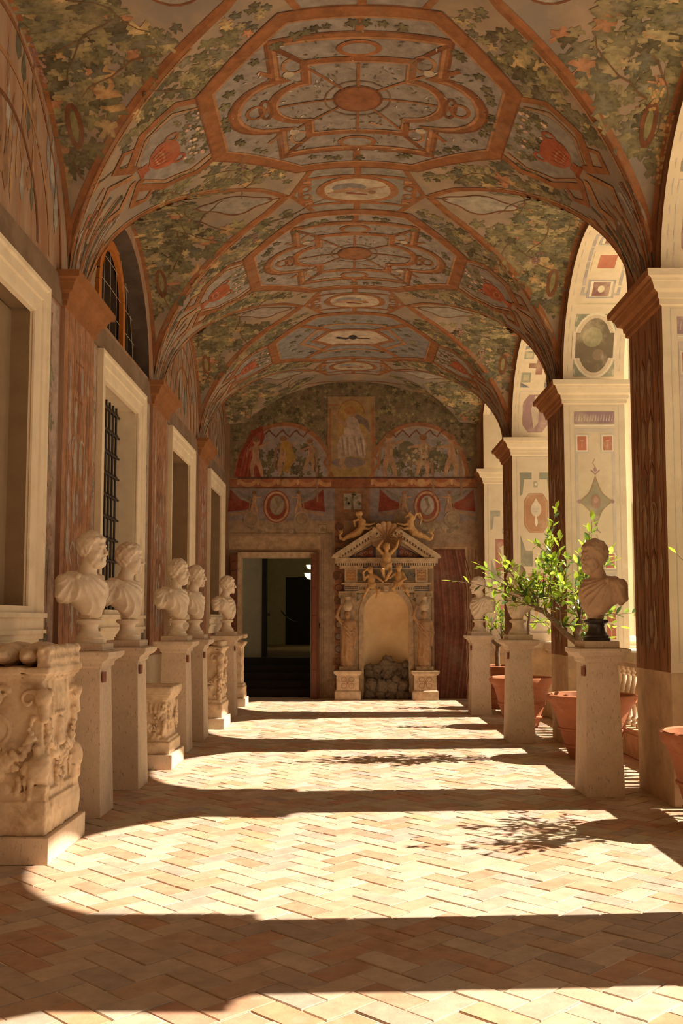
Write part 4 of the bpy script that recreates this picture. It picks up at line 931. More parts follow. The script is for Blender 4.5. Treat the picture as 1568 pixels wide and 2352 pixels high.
# festoon band
R_(545, 1090, 1094, 1098, (.13, .06, .04), 7); R_(525, 1098, 1098, 1119, (.36, .14, .07), 3)
for i in range(10):
    x = 545 + 46 * i + (80 if i > 4 else 0); Ln((.56, .28, .13), 9, 4, (x, 1101), (x + 11, 1110), (x + 22, 1112), (x + 33, 1110), (x + 44, 1101)); Ov(x, 1106, 3, 7, (.62, .36, .18), 4.4)
for x in (655, 968): Ov(x, 1106, 9, 9, (.58, .34, .18), 5)
R_(760, 850, 1098, 1119, (.33, .13, .06), 4.6)
# middle zone
R_(525, 1098, 1119, 1196, MV, .8); R_(525, 1098, 1117, 1121, RB3, 4)
for s in (0, 1):
    cx = 634 if s == 0 else 981
    for sg in (-1, 1): P.star((fx(cx + sg * 85), fz(1150)), q((cx + sg * 108, 1122), (cx + sg * 112, 1175), (cx + sg * 70, 1170), (cx + sg * 48, 1160), (cx + sg * 85, 1145)), RED, 2, 2)
    Lb((.40, .25, .16), 8, 6, 2.6, (cx - 108, 1182), (cx - 50, 1172)); Lb((.40, .25, .16), 8, 6, 2.6, (cx + 50, 1170), (cx + 108, 1182))
    P.oval(fx(cx), fz(1163), 31 * FK, 38 * FK, (.34, .075, .04), 3, 28); P.ring(fx(cx), fz(1163), 26 * FK, 33 * FK, 5 * FK, (.55, .34, .2), 3.6); P.oval(fx(cx + 1), fz(1160), 17 * FK, 23 * FK, (.42, .34, .24) if s == 0 else (.50, .42, .36), 4, 24)
    P.ring(fx(cx + 1), fz(1160), 17 * FK, 23 * FK, 2 * FK, (.26, .12, .07), 4.4); Lb((.30, .2, .12), 6, 4, 4.8, (cx, 1150), (cx + 5, 1162), (cx - 3, 1174)); Ov(cx - 1, 1146, 4, 4.5, (.30, .2, .12), 5)
    for sg in (-1, 1):
        putto(cx + sg * 52, 1178, .52, 4, -.3, flip=-sg, l=5); Lb((.22, .19, .15), 12, 3, 4.4, (cx + sg * 58, 1146), (cx + sg * 78, 1136), (cx + sg * 92, 1126))
        for rr in (17, 12, 7, 3): P.ring(fx(cx + sg * 58), fz(1192), rr * FK, rr * FK, 2.6 * FK, BG if rr % 2 else BG2, 5.6, 18)
        P.oval(fx(cx + sg * 58), fz(1192), 18 * FK, 18 * FK, (.38, .27, .17), 5.2, 20)
R_(768, 850, 1121, 1196, (.32, .17, .09), 2); R_(787, 832, 1130, 1172, (.40, .35, .28), 3); P.frame(fx(787), fx(832), fz(1172), fz(1130), 5 * FK, RB, 3.6); Lb((.16, .12, .07), 7, 4, 4, (810, 1172), (808, 1150), (812, 1132)); 
for i in range(9): P.local(fx(795 + i * 4), fz(1145 + 12 * sin(i)), LEAVES[i % 6], .07, i, GREENS[i % 4], 4.4)
# architectural zone
R_(525, 768, 1196, 1262, (.44, .31, .19), 1); R_(860, 1098, 1196, 1262, (.38, .26, .17), 1); R_(525, 765, 1222, 1226, (.30, .2, .12), 1.6); R_(525, 735, 1232, 1262, (.50, .35, .21), 1.6)
for cx, sx in ((634, 1), (1010, .6)):
    for sg in (-1, 1):
        for i in range(16):
            t = i / 15; Ov(cx + sg * (8 + 56 * sx * t), 1206 + 14 * sin(pi * t), 6, 5, random.choice([(.38, .29, .19), (.48, .37, .24), (.30, .23, .15)]), 2.4 + i * .02)
R_(728, 752, 1204, 1226, (.50, .37, .23), 2.2); P.frame(fx(730), fx(750), fz(1225), fz(1205), 2 * FK, (.32, .22, .13), 2.8); Ov(740, 1215, 5, 5, (.34, .24, .14), 3)
R_(735, 768, 1228, 1606, (.46, .33, .22), 1.4)
for x in (738, 742, 756, 764): Ln((.33, .23, .15), 1.2, 2, (x, 1240), (x, 1600))
R_(768, 790, 1196, 1606, (.33, .15, .08), 1.2)
for i in range(14):
    y = 1210 + i * 28; Ov(776 + 5 * sin(i), y, 8, 11, random.choice([(.36, .30, .25), (.22, .11, .07), (.42, .2, .11)]), 2.2)
    P.ring(fx(778), fz(y), 9 * FK, 8 * FK, 3 * FK, (.20, .10, .06), 2.8, 12)
R_(985, 1098, 1250, 1606, (.40, .25, .15), 1.2); R_(996, 1068, 1261, 1603, (.215, .085, .055), 2); P.frame(fx(993), fx(1071), fz(1608), fz(1258), 3 * FK, (.50, .34, .2), 2.6)
for i in range(16):
    x = 1000 + i * 4.3; Ln(random.choice([(.27, .10, .065), (.175, .06, .04), (.29, .13, .085)]), random.uniform(1, 3), 3, (x, 1264), (x + 6 + i, 1350), (x + 14 + i * .5, 1440), (x + 2, 1600))
for x in (1076, 1084, 1092): Ln((.27, .17, .10), 2, 2.6, (x, 1262), (x, 1600))
P.build('wall_painting', K['paint'], wf)
# door: stone surround, folded leaves, dim rooms behind
d = empty('door_1', (0, YF, 0)); tag(d, kind='structure')
b = MB(); b.box(DX0 - .07, DX0, -.06, .30, 0, DZ); b.box(DX1, DX1 + .01, -.02, .30, 0, DZ); b.box(DX0 - .07, DX1 + .14, -.06, .30, DZ, DZ + .10); b.build('stone_surround', K['aed'], d)
b = MB(); b.box(DX0 - .21, DX0 - .075, -.10, -.03, 1.0, DZ + .06)
for k in range(9): b.box(DX0 - .19, DX0 - .095, -.125, -.10, 1.05 + k * .18, 1.20 + k * .18, bev=.01)
b.build('door_leaf', K['wood'], d)
b = MB(); b.box(DX1 + .02, DX1 + .13, -.16, -.02, .0, DZ + .06); b.box(DX1 + .13, DX1 + .16, -.12, .0, 0, DZ + .1)
for k in range(5): b.box(DX1 + .035, DX1 + .115, -.175, -.16, .15 + k * .52, .55 + k * .52)
b.build('door_leaf', K['wood'], d); MB().tube([(DX1 + .18, -.09, 1.36), (DX1 + .18, -.15, 1.40), (DX1 + .18, -.09, 1.44)], .012, 6).build('door_ring', K['iron'], d)
# back room
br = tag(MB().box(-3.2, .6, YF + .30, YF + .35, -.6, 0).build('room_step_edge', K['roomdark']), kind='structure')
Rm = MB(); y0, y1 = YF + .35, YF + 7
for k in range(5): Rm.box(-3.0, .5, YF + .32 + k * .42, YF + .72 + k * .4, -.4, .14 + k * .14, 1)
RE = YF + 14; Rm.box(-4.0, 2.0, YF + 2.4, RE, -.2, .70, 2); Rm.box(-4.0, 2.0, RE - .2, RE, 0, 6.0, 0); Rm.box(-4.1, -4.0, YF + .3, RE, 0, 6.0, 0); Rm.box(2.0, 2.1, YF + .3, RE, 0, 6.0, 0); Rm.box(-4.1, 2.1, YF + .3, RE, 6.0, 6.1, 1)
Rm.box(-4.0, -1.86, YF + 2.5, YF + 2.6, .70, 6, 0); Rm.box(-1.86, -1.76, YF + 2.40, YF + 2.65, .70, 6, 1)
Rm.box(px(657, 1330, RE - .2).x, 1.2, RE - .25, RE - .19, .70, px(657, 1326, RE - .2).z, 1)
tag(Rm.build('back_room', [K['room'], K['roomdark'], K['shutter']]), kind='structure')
b = MB(); b.lathe(0, 0, [(.02, 0), (.035, .02), (.035, .05), (.02, .07)], 10); o = b.build('door_knob', K['iron'], None, (px(617, 1412, YF + 2.36))); o.rotation_euler = (pi / 2, 0, 0); tag(o, 'dark round knob on the inner door edge of the dim room', 'door knob')
pr = px(645, 1402, YF + 8); p2 = px(722, 1402, YF + 8)
o = MB().tube([pr.lerp(p2, t) + Vector((0, 0, -.32 * (1 - (2 * t - 1) ** 2))) for t in [i / 12 for i in range(13)]], .018, 6).build('barrier_rope', K['black']); tag(o, 'dark rope hanging in a curve across the dim room behind the doorway', 'rope')
for k, (x, y, s_) in enumerate(((713, 1298, .10), (713, 1317, .14))):
    p = px(x, y, YF + 10); s_ *= 1.3; b = MB(); b.lathe(0, 0, [(.01, -s_), (s_ * .5, -s_ * .85), (s_ * .85, -s_ * .45), (s_, 0), (s_ * .97, .0)], 16); o = b.build('bowl_lamp', K['lamp'], None, p)
    tag(o, ('smaller upper', 'larger lower')[k] + ' glowing bowl lamp in the dim room seen through the doorway', 'lamp', 'bowl lamps in the room beyond the doorway')
# unseen point light near the bowl lamps lights the dim room
L_ = bpy.data.lights.new('room_light', 'POINT'); L_.energy = 30; L_.color = (1, .80, .42); L_.shadow_soft_size = .12; lo = bpy.data.objects.new('room_light', L_); COL.objects.link(lo); lo.location = (-.6, YF + 9.5, 3.6)
# ================================================================== FOUNTAIN AEDICULE
ft = empty('fountain_aedicule', (NCX, YF, 0)); tag(ft, 'pedimented stone wall fountain with an arched niche, scallop shell and painted mosaic bands', 'fountain')
X = lambda x: fx(x) - NCX
b = MB(); n = 20; vs = []; fs = []   # niche: half cylinder and quarter dome
D = .42
for j in range(2): 
    for i in range(n + 1): t = pi * i / n; vs.append((-NR * cos(t), D * sin(t), (0, NZ)[j]))
for i in range(n): fs.append((i, i + 1, n + 2 + i, n + 1 + i))
base = len(vs); mrows = 8
for j in range(mrows + 1):
    e = pi / 2 * j / mrows
    for i in range(n + 1): t = pi * i / n; vs.append((-NR * cos(t) * cos(e) if True else 0, D * sin(t) * cos(e), NZ + NR * sin(e)))
for j in range(mrows):
    for i in range(n): a = base + j * (n + 1) + i; fs.append((a, a + 1, a + n + 2, a + n + 1))
b.add(vs, fs); b.build('niche', K['niche'], ft, sm=1.2)
def arch_slab(b, r0, r1, y0, y1, z0, zc, nn=20):
    for i in range(nn):
        a0, a1 = pi * i / nn, pi * (i + 1) / nn; P4 = [(-r * cos(a), zc + r * sin(a)) for r, a in ((r0, a0), (r1, a0), (r1, a1), (r0, a1))]
        vs = [(x, y0, z) for x, z in P4] + [(x, y1, z) for x, z in P4]; b.add(vs, [(0, 1, 2, 3), (7, 6, 5, 4), (0, 4, 5, 1), (1, 5, 6, 2), (2, 6, 7, 3), (3, 7, 4, 0)])
    for s_ in (-1, 1): x0, x1 = sorted((s_ * r0, s_ * r1)); b.box(x0, x1, y0, y1, z0, zc)
b = MB(); arch_slab(b, NR, NR + .09, -.08, .02, 0, NZ); b.build('arch_moulding', K['aed'], ft)
b = MB(); SPR = .80      # pier slab with the arch cut out
pts = [(-SPR, 0), (-NR - .09, 0)] + [(-(NR + .09) * cos(pi * i / 16), NZ + (NR + .09) * sin(pi * i / 16)) for i in range(17)] + [(NR + .09, 0), (SPR, 0), (SPR, 2.19), (-SPR, 2.19)]
b.prism([(x, -.055, z) for x, z in pts], (0, .06, 0)); b.build('surround', K['aed'], ft)
for s_ in (-1, 1):
    o = MB(); xc = s_ * .745 if s_ < 0 else .72; o = MB()
    o.box(xc - .14, xc + .14, -.10, -.04, .55, 2.05); o.build('pilaster', K['aed'], ft)
    o = MB(); o.box(xc - .17, xc + .17, -.135, -.03, 2.03, 2.06); o.box(xc - .15, xc + .15, -.12, -.03, 1.94, 2.03)
    for sg in (-1, 1):
        for rr in (.052, .03): o.tube([(xc + sg * .12 + rr * cos(a), -.13, 1.985 + rr * sin(a)) for a in [2 * pi * i / 12 for i in range(13)]], .011, 5)
    o.build('ionic_capital', K['aed'], ft)
    o = MB(); o.mould(xc, -.24, .21, .22, [(.035, .0), (.035, .16), (.0, .20), (0, .46), (.02, .475), (.05, .50), (.055, .545), (0, .55)]); o.build('pedestal', K['aed'], ft)
    P = Paint(plane_surf((xc, -.46, 0), (1, 0, 0), (0, 0, 1), (0, -1, 0))); sr = (.44, .25, .16)
    for a in (-.07, .07):
        for z in (.27, .39): P.ring(a, z, .05, .045, .014, sr, 1, 12)
    P.oval(0, .33, .025, .04, sr, 1.4, 10); P.build('mosaic', K['paint'], ft)
b = MB(); zE = 2.19
b.box(-.86, .86, -.20, .0, zE, zE + .035); b.box(-.80, .80, -.14, 0, zE + .035, zE + .05)
b.box(-.80, .80, -.12, 0, 2.05, zE); b.box(-.79, .79, -.15, 0, zE + .05, 2.50)
for s_ in (-1, 1): b.box(s_ * .68 - .12, s_ * .68 + .12, -.18, 0, 2.22, 2.50)
b.box(-.90, .90, -.22, 0, 2.50, 2.55); b.box(-.99, .99, -.27, 0, 2.60, 2.70)
for i in range(44): x = -.93 + i * .0432; b.box(x - .013, x + .013, -.25, -.2, 2.55, 2.60)
b.box(-.93, .93, -.21, 0, 2.55, 2.60); b.build('entablature', K['aed'], ft)
PA = 3.36; b = MB()      # pediment: raking cornices and tympanum
for s_ in (-1, 1):
    b.prism([(s_ * 1.05, -.30, 2.70), (s_ * 1.02, -.30, 2.76), (s_ * .22, -.30, 3.28), (s_ * .16, -.30, 3.22), (s_ * .93, -.30, 2.70)], (0, .30, 0))
    b.prism([(s_ * .93, -.24, 2.70), (s_ * .16, -.24, 3.22), (s_ * .12, -.24, 3.14), (s_ * .74, -.24, 2.70)], (0, .24, 0))
    for i in range(13): t = i / 12; x, z = s_ * (.87 - .66 * t), 2.73 + .43 * t; b.box(x - .017, x + .017, -.27, -.23, z - .02, z + .025)
b.build('raking_cornice', K['aed'], ft)
MB().prism([(-.9, -.12, 2.70), (.9, -.12, 2.70), (0, -.12, 3.30)], (0, .10, 0)).build('tympanum', K['aed'], ft)
P = Paint(plane_surf((0, 0, 0), (1, 0, 0), (0, 0, 1), (0, -1, 0)))
def at(y): P.S = plane_surf((0, y, 0), (1, 0, 0), (0, 0, 1), (0, -1, 0))
BL, TQ, OR = (.10, .11, .17), (.22, .24, .17), (.50, .24, .10)
at(-.12)
for s_ in (-1, 1):
    P.poly([(s_ * .72, 2.715), (s_ * .2, 2.715), (s_ * .2, 3.0)], BL, 1); P.poly([(s_ * .66, 2.73), (s_ * .25, 2.73), (s_ * .25, 2.94)], (.34, .12, .08), 2)
    for i in range(4): P.ring(s_ * (.3 + i * .09), 2.76 + .02 * (3 - i), .03, .025, .01, (.5, .45, .35), 3, 8)
at(-.21); P.rect(-.93, .93, 2.552, 2.598, (.16, .11, .07), .5)
at(-.24)
for s_ in (-1, 1): P.line([(s_ * .88, 2.73), (s_ * .17, 3.19)], .055, (.15, .10, .065), .6)
at(-.15); P.rect(-.55, .55, 2.26, 2.48, (.30, .24, .16), 1)
for s_ in (-1, 1):
    for i in range(10): P.ring(s_ * (.2 + i * .036), 2.37 + .04 * sin(i * 2.1), .03, .035, .012, BL if i % 2 else (.25, .22, .15), 2, 8)
at(-.18)
for s_ in (-1, 1):
    P.rect(s_ * .68 - .09, s_ * .68 + .09, 2.27, 2.47, OR, 1)
    for i in range(3):
        for j in range(2): P.ring(s_ * .68 + (j - .5) * .08, 2.31 + i * .06, .03, .025, .01, (.66, .54, .36), 2, 8, 0, pi)
at(-.22); P.rect(-.45, .45, 2.505, 2.545, BL, 1)
for i in range(12): P.ring(-.4 + i * .072, 2.525, .022, .014, .006, (.52, .44, .3), 2, 8)
at(-.21)
for s_ in (-1, 1): P.rect(s_ * .2, s_ * .48, 2.555, 2.595, BL, 1)
at(-.12)
for s_ in (-1, 1):
    for r in range(3): P.rect(s_ * .68 - .14, s_ * .68 + .14, 2.07 + r * .035, 2.08 + r * .035, BL if r != 1 else (.3, .3, .2), 1.5)
    for i in range(6): P.frame(s_ * .68 - .13 + i * .045, s_ * .68 - .10 + i * .045, 2.105, 2.15, .007, BL, 2)
for i in range(26):
    x = -.52 + i * .0415; P.rect(x, x + .022, 2.09, 2.14, random.choice([(.45, .28, .16), (.30, .3, .2), BL]), 1.2)
at(-.055)
for s_ in (-1, 1):
    P.poly([(s_ * .57, 1.86), (s_ * .57, 2.03), (s_ * .25, 2.03), (s_ * .42, 1.96)], (.22, .24, .13), 1); P.oval(s_ * .50, 1.965, .055, .055, (.60, .50, .36), 2, 14); P.ring(s_ * .50, 1.965, .035, .035, .01, (.34, .26, .18), 3, 10)
    P.frame(s_ * .60 - .02, s_ * .60 + .02, .6, 2.0, .006, (.4, .32, .22), 1)
P.build('mosaic', K['paint'], ft)
# scallop shell
b = MB(); n, m_ = 112, 12; vs = []; fs = []
for j in range(m_ + 1):
    q_ = j / m_
    for i in range(n):
        t = 2 * pi * i / n; rib = abs(sin(t * 8)); r = .30 * q_ * (1 + .06 * (rib - .5) * q_ * 2); dep = -.14 * q_ ** 1.6 - .055 * rib * q_ ** .7
        vs.append((r * cos(t), dep, r * sin(t) * .95))
for j in range(m_):
    for i in range(n): k = (i + 1) % n; fs.append((j * n + i, j * n + k, (j + 1) * n + k, (j + 1) * n + i))
bb = len(vs)
for i in range(n): t = 2 * pi * i / n; vs.append((.27 * cos(t), .06, .27 * sin(t)))
for i in range(n): k = (i + 1) % n; fs.append((m_ * n + i, m_ * n + k, bb + k, bb + i))
fs.append(tuple(bb + i for i in range(n)))
b.add(vs, fs); b.build('scallop_shell', K['robe'], ft, (0, -.14, 3.10), sm=1.0)
b = MB(); b.box(-.06, .06, -.17, -.05, 2.02, 2.2, bev=.02); b.box(-.045, .045, -.20, -.16, 2.06, 2.18, bev=.02); b.build('keystone', K['aed'], ft)
# ---- tufa rocks
def rock_mesh(seed):
    me = bpy.data.meshes.new('rock'); bm = bmesh.new(); bmesh.ops.create_icosphere(bm, subdivisions=4, radius=1)
    from mathutils import noise
    o = Vector((seed * 3.1, seed * 1.7, 0))
    for v in bm.verts:
        p = v.co.copy(); d_ = 1 + .32 * noise.noise(p * 1.3 + o) + .24 * noise.noise(p * 3.1 + o) + .14 * abs(noise.noise(p * 7 + o)) + .07 * noise.noise(p * 15 + o); v.co = p * d_
    bm.to_mesh(me); bm.free(); smooth(me); return me
rm = [rock_mesh(i) for i in range(5)]
for r_ in rm: r_.materials.append(K['rock'])
rk = empty('rock_pile', (NCX, YF - .05, 0)); tag(rk, 'heap of grey-brown tufa rocks filling the foot of the fountain niche', 'rocks')
RS = [(850, 1592, 13), (872, 1597, 12), (893, 1599, 12), (915, 1596, 13), (932, 1598, 10), (843, 1600, 8), (852, 1570, 15), (875, 1574, 16), (898, 1575, 16), (922, 1572, 15), (850, 1547, 14), (868, 1552, 13), (890, 1548, 17), (912, 1552, 13), (928, 1545, 12), (847, 1533, 10), (866, 1535, 12), (884, 1526, 15), (901, 1530, 14), (918, 1530, 10), (890, 1516, 12), (930, 1525, 8), (860, 1585, 11), (908, 1560, 11), (940, 1601, 6), (838, 1604, 5)]
for i, (x, y, r_) in enumerate(RS):
    o = bpy.data.objects.new('rock', rm[i % 5]); COL.objects.link(o); o.parent = rk; s_ = r_ * FK
    o.location = (fx(x) - NCX, -.02 + (.18 if y < 1560 else 0) - random.uniform(0, .06), max(fz(y), s_ * .75)); o.scale = (s_, s_ * .9, s_ * random.uniform(.8, 1)); o.rotation_euler = (random.uniform(0, 6), random.uniform(0, 6), random.uniform(0, 6))
# ================================================================== SCULPTURE
def head_into(s, H, beard=0, hair=1, seed=0, wreath=False):
    # face looks along +x, origin in the middle of the skull
    d = ell(H, (-.012, 0, .025), (.100, .076, .098)); s.add(d, .01)
    s.add(ell(H, (.034, 0, -.045), (.058, .056, .082)), .02); s.add(ell(H, (.02, 0, -.055), (.055, .062, .055)), .02)
    s.add(ell(H, (.076, 0, -.108), (.02, .024, .02)), .014)                                   # chin
    s.add(cap(H, (.084, -.03, .022), (.084, .03, .022), .0125), .012)                          # brow
    for sy in (-1, 1):
        s.sub(ell(H, (.094, sy * .031, -.002), (.017, .020, .013)), .01); s.add(ell(H, (.077, sy * .031, -.004), (.0135, .0155, .012)), .003)
        s.add(cap(H, (.087, sy * .018, .006), (.080, sy * .045, .004), .0035), .003); s.add(cap(H, (.087, sy * .018, -.012), (.080, sy * .045, -.011), .003), .003)
        s.add(ell(H, (.058, sy * .046, -.038), (.022, .018, .02)), .014)                       # cheek
        s.add(ell(H, (-.004, sy * .077, -.008), (.021, .012, .033)), .004); s.sub(ell(H, (.002, sy * .088, -.004), (.010, .010, .019)), .003)
        s.add(ell(H, (.100, sy * .0125, -.043), (.012, .009, .008)), .004)
    s.add(cap(H, (.091, 0, .016), (.113, 0, -.034), .0085, .0115), .006); s.add(ell(H, (.112, 0, -.036), (.013, .011, .010)), .004)
    s.add(cap(H, (.092, -.019, -.068), (.092, .019, -.068), .0075), .004); s.add(cap(H, (.090, -.016, -.083), (.090, .016, -.083), .008), .004)
    s.sub(cap(H, (.103, -.021, -.0755), (.103, .021, -.0755), .0028), .002)
    c = wob(H, 75, seed) * .5 + wob(H, 130, seed + 2) * .3
    pl = (H[:, 0] - .080) * .80 - (H[:, 2] - .078) * .60
    th = (.003, .010, .017)[min(hair, 2)]; am = (.0015, .006, .009)[min(hair, 2)]
    hd = ell(H, (-.014, 0, .028), (.102 + th, .078 + th, .100 + th)) + c * am
    s.add(np.maximum(hd, pl + .004 + c * .004), .004)
    if hair >= 1:      # locks over the forehead and the temples
        for i in range(9):
            y = -.064 + .016 * i; x = .083 - 6.5 * y * y * 1.2
            s.add(ell(H, (x, y, .070 + .006 * sin(i * 2.3)), (.013, .011, .015)), .004)
    if beard:
        bd = ell(H, (.048, 0, -.100), (.050, .056, .046)) + c * .006; m_ = -(H[:, 2] + .060) * -1
        s.add(np.maximum(bd, H[:, 2] + .052 - .25 * np.abs(H[:, 1])), .005)
        for sy in (-1, 1):
            s.add(np.maximum(ell(H, (.025, sy * .05, -.06), (.04, .02, .055)) + c * .005, H[:, 0] - .06), .006)
            s.add(cap(H, (.101, sy * .003, -.060), (.090, sy * .030, -.072), .007, .004), .003)
    if wreath:
        s.add(tor(H, (-.01, 0, .05), 2, .093, .011) + c * .004, .004)
def bust_mesh(turn, beard, hair, sy=1, seed=0, style=0, h=.0075):
    s = SDF((-.20, -.30, -.50), (.22, .30, .18), h); T = s.P; c0 = (-.012, 0, 0)
    H = rotz(T - V3((.035, 0, 0)), turn, c0)
    s.add(cap(T, (-.07, -.135, -.245), (-.07, .135, -.245), .068)); s.add(ell(T, (.0, 0, -.30), (.11, .165, .125)), .03); s.add(ell(T, (.045, 0, -.38), (.08, .11, .095)), .03)
    for q in (-1, 1): s.add(cap(T, (-.07, q * .15, -.25), (-.06, q * .178, -.335), .064, .044), .02)
    s.add(ell(T, (.06, 0, -.44), (.05, .05, .06)), .03)
    # hollow the back
    s.sub(ell(T, (-.15, 0, -.38), (.12, .15, .13)), .02)
    phi = np.arctan2(T[:, 1] - sy * .16, -(T[:, 2] + .16)); rr = np.sqrt((T[:, 1] - sy * .16) ** 2 + (T[:, 2] + .16) ** 2)
    f = np.sin(phi * 12.5 + 9 * rr + seed + .7 * wob(T, 16, seed)); fold = (1 - np.abs(f)) ** 1.3 * .017 - .003
    reg = (T[:, 1] * -sy * .7 + (T[:, 2] + .33) * -.2) - .05 + .01 * np.sin(T[:, 2] * 30) + .02
    base = s.d.copy()
    mantle = np.maximum(base - .012 - fold * np.clip(rr * 5, .2, 1), reg); mantle = np.maximum(mantle, T[:, 2] + .185 - .0)
    s.add(mantle, .004)
    # sleeve strips (pteryges) on the other shoulder
    ph2 = np.arctan2(T[:, 1] + sy * .12, -(T[:, 2] + .20)); st = np.abs(np.sin(ph2 * (9 if style else 12) + .5 * wob(T, 12, seed))) ** .5 * .014 - .005
    s.add(np.maximum(base - st, np.maximum(T[:, 1] * sy + .125, T[:, 2] + .22)), .003)
    s.add(cap(H, (-.022, 0, -.06), (-.032, 0, -.19), .052, .058), .015); s.add(cap(T, (-.02, 0, -.15), (-.045, 0, -.26), .058, .08), .02)
    # rolled cloak edge from one shoulder across the chest and round the neck
    for off, r in ((0, .019), (.03, .015), (.06, .014), (.085, .011)):
        chain(s, [(-.06, sy * (.13 + off * .3), -.178), (.0, sy * (.125 + off * .4), -.185 - off * .3), (.065, sy * (.085 + off * .3), -.215 - off * .6), (.105, sy * (.02 + off * .2), -.265 - off * .7), (.115, -sy * .035, -.31 - off * .6), (.10, -sy * .06, -.36 - off * .4)], r, r * .6, .005)
    chain(s, [(-.08, -.09, -.185), (-.10, 0, -.175), (-.08, .09, -.185)], .028, .024, .01)
    chain(s, [(-.06, -sy * .12, -.18), (.02, -sy * .115, -.195), (.08, -sy * .07, -.25), (.112, -sy * .02, -.30)], .018, .013, .006)
    if style == 1: s.add(tor(T, (-.02, 0, -.205), 2, .082, .008), .004); [s.rod((.112, 0, -.24), (.12, .01 * k, -.26), .006) for k in (-1, 1)]
    if style != 1: s.blob((.045, sy * .15, -.20), (.022, .02, .02))
    head_into(s, H, beard, hair, seed, wreath=False)
    me = s.mesh('bust'); return me
BM = {}
def socle_mb(r=.105, dark=False):
    b = MB(); b.lathe(0, 0, [(r + .012, 0), (r + .014, .022), (r, .03), (r + .004, .045), (r - .01, .055), (r - .032, .09), (r - .037, .125), (r - .03, .145), (r - .008, .155), (r, .165), (r, .18), (r - .02, .188)], 28)
    return b
SC_ = 1.10
def bust(x, y, body, turn, beard, hair, sy, seed, style, label, mt, socle='marble', lean=0):
    t = empty('marble_bust', (x, y, 1.322), body); tag(t, label, 'bust', 'busts on travertine pedestals along the gallery')
    socle_mb().build('socle', K[socle], t, sm=.5)
    b = MB(); b.box(-.04, .055, -.055, .055, .185, .26, bev=.01); b.build('support', K[socle if socle != 'black' else mt], t)
    me = bust_mesh(turn, beard, hair, sy, seed, style); me.materials.append(K[mt])
    o = link('figure', me, None, t, (-.02, 0, .235 + .49 * SC_ - .03)); o.scale = (SC_,) * 3
    return t
def pedestal(x, y, side, label, plaque=True):
    t = empty('travertine_pedestal', (x, y, 0)); tag(t, label, 'pedestal', 'tapered travertine pedestals under the busts')
    b = MB(); b.frus(0, 0, 0, 1.14, .165, .215, .135, .185); sh = b.build('shaft', K['trav'], t)
    b = MB(); b.mould(0, 0, .135, .185, [(0, 1.13), (.02, 1.145), (.022, 1.17), (.035, 1.185), (.065, 1.20), (.085, 1.225), (.088, 1.255), (.06, 1.262), (0, 1.264)]); b.build('cap', K['trav'], t)
    b = MB(); b.box(-.15, .15, -.185, .185, 1.262, 1.322, bev=.006); b.build('slab', K['trav'], t)
    if plaque:
        xx = side * (.139 + .006); MB().box(min(xx, xx + side * .012), max(xx, xx + side * .012), -.16, -.06, 1.02, 1.10).build('plaque', K['plaque'], sh)
    return t
D = math.radians
BU = [
 (-2.045, 7.93, D(-30), D(16), 1, 1, -1, 1, 0, 'short-haired bust turned left shoulder to us, nearest on the left row beside the big altar', 'marble', 'marble', 'travertine pedestal directly behind the large carved altar on the left'),
 (-2.02, 9.20, D(-26), D(28), 0, 2, -1, 2, 1, 'curly-haired youth bust, second on the left row in front of the barred window', 'marble', 'marble', 'travertine pedestal, second from the large altar, left row, below the curly-haired youth'),
 (-1.985, 11.66, D(-30), D(20), 1, 2, -1, 3, 0, 'bearded curly-haired bust in pleated cloak, third on the left row', 'marble', 'marble', 'travertine pedestal just beyond the low garland altar on the left'),
 (-1.965, 12.87, D(-24), D(22), 0, 1, -1, 4, 0, 'clean-shaven bust in a pleated cloak, fourth on the left row', 'marble', 'marble', 'travertine pedestal between the bearded bust and the tall garland altar'),
 (-1.92, 15.92, D(-24), D(26), 0, 1, 1, 5, 1, 'smallest bust on the left row, bare neck, silhouetted against the dark doorway', 'marble', 'marble', 'last travertine pedestal on the left, near the dark doorway'),
 (2.20, 8.85, D(214), D(-14), 1, 2, 1, 6, 0, 'brown bearded bust on a black socle in front of the lemon tree, right side', 'marble2', 'black', 'nearest travertine pedestal on the right, in front of the terracotta pot'),
 (2.155, 12.65, D(216), D(-22), 0, 0, 1, 7, 0, 'bust half hidden by lemon leaves, second on the right', 'marble', 'marble', 'middle travertine pedestal on the right row'),
 (2.14, 16.27, D(218), D(-24), 0, 1, 1, 8, 1, 'farthest bust on the right, before the dark red painted drapery', 'marble', 'marble', 'farthest travertine pedestal on the right, before the end wall'),
]
for x, y, body, turn, bd, hr, sy, seed, st, lab, mt, so_, pl in BU:
    pedestal(x, y, 1 if x < 0 else -1, pl); bust(x, y, body, turn, bd, hr, sy, seed, st, lab, mt, so_)
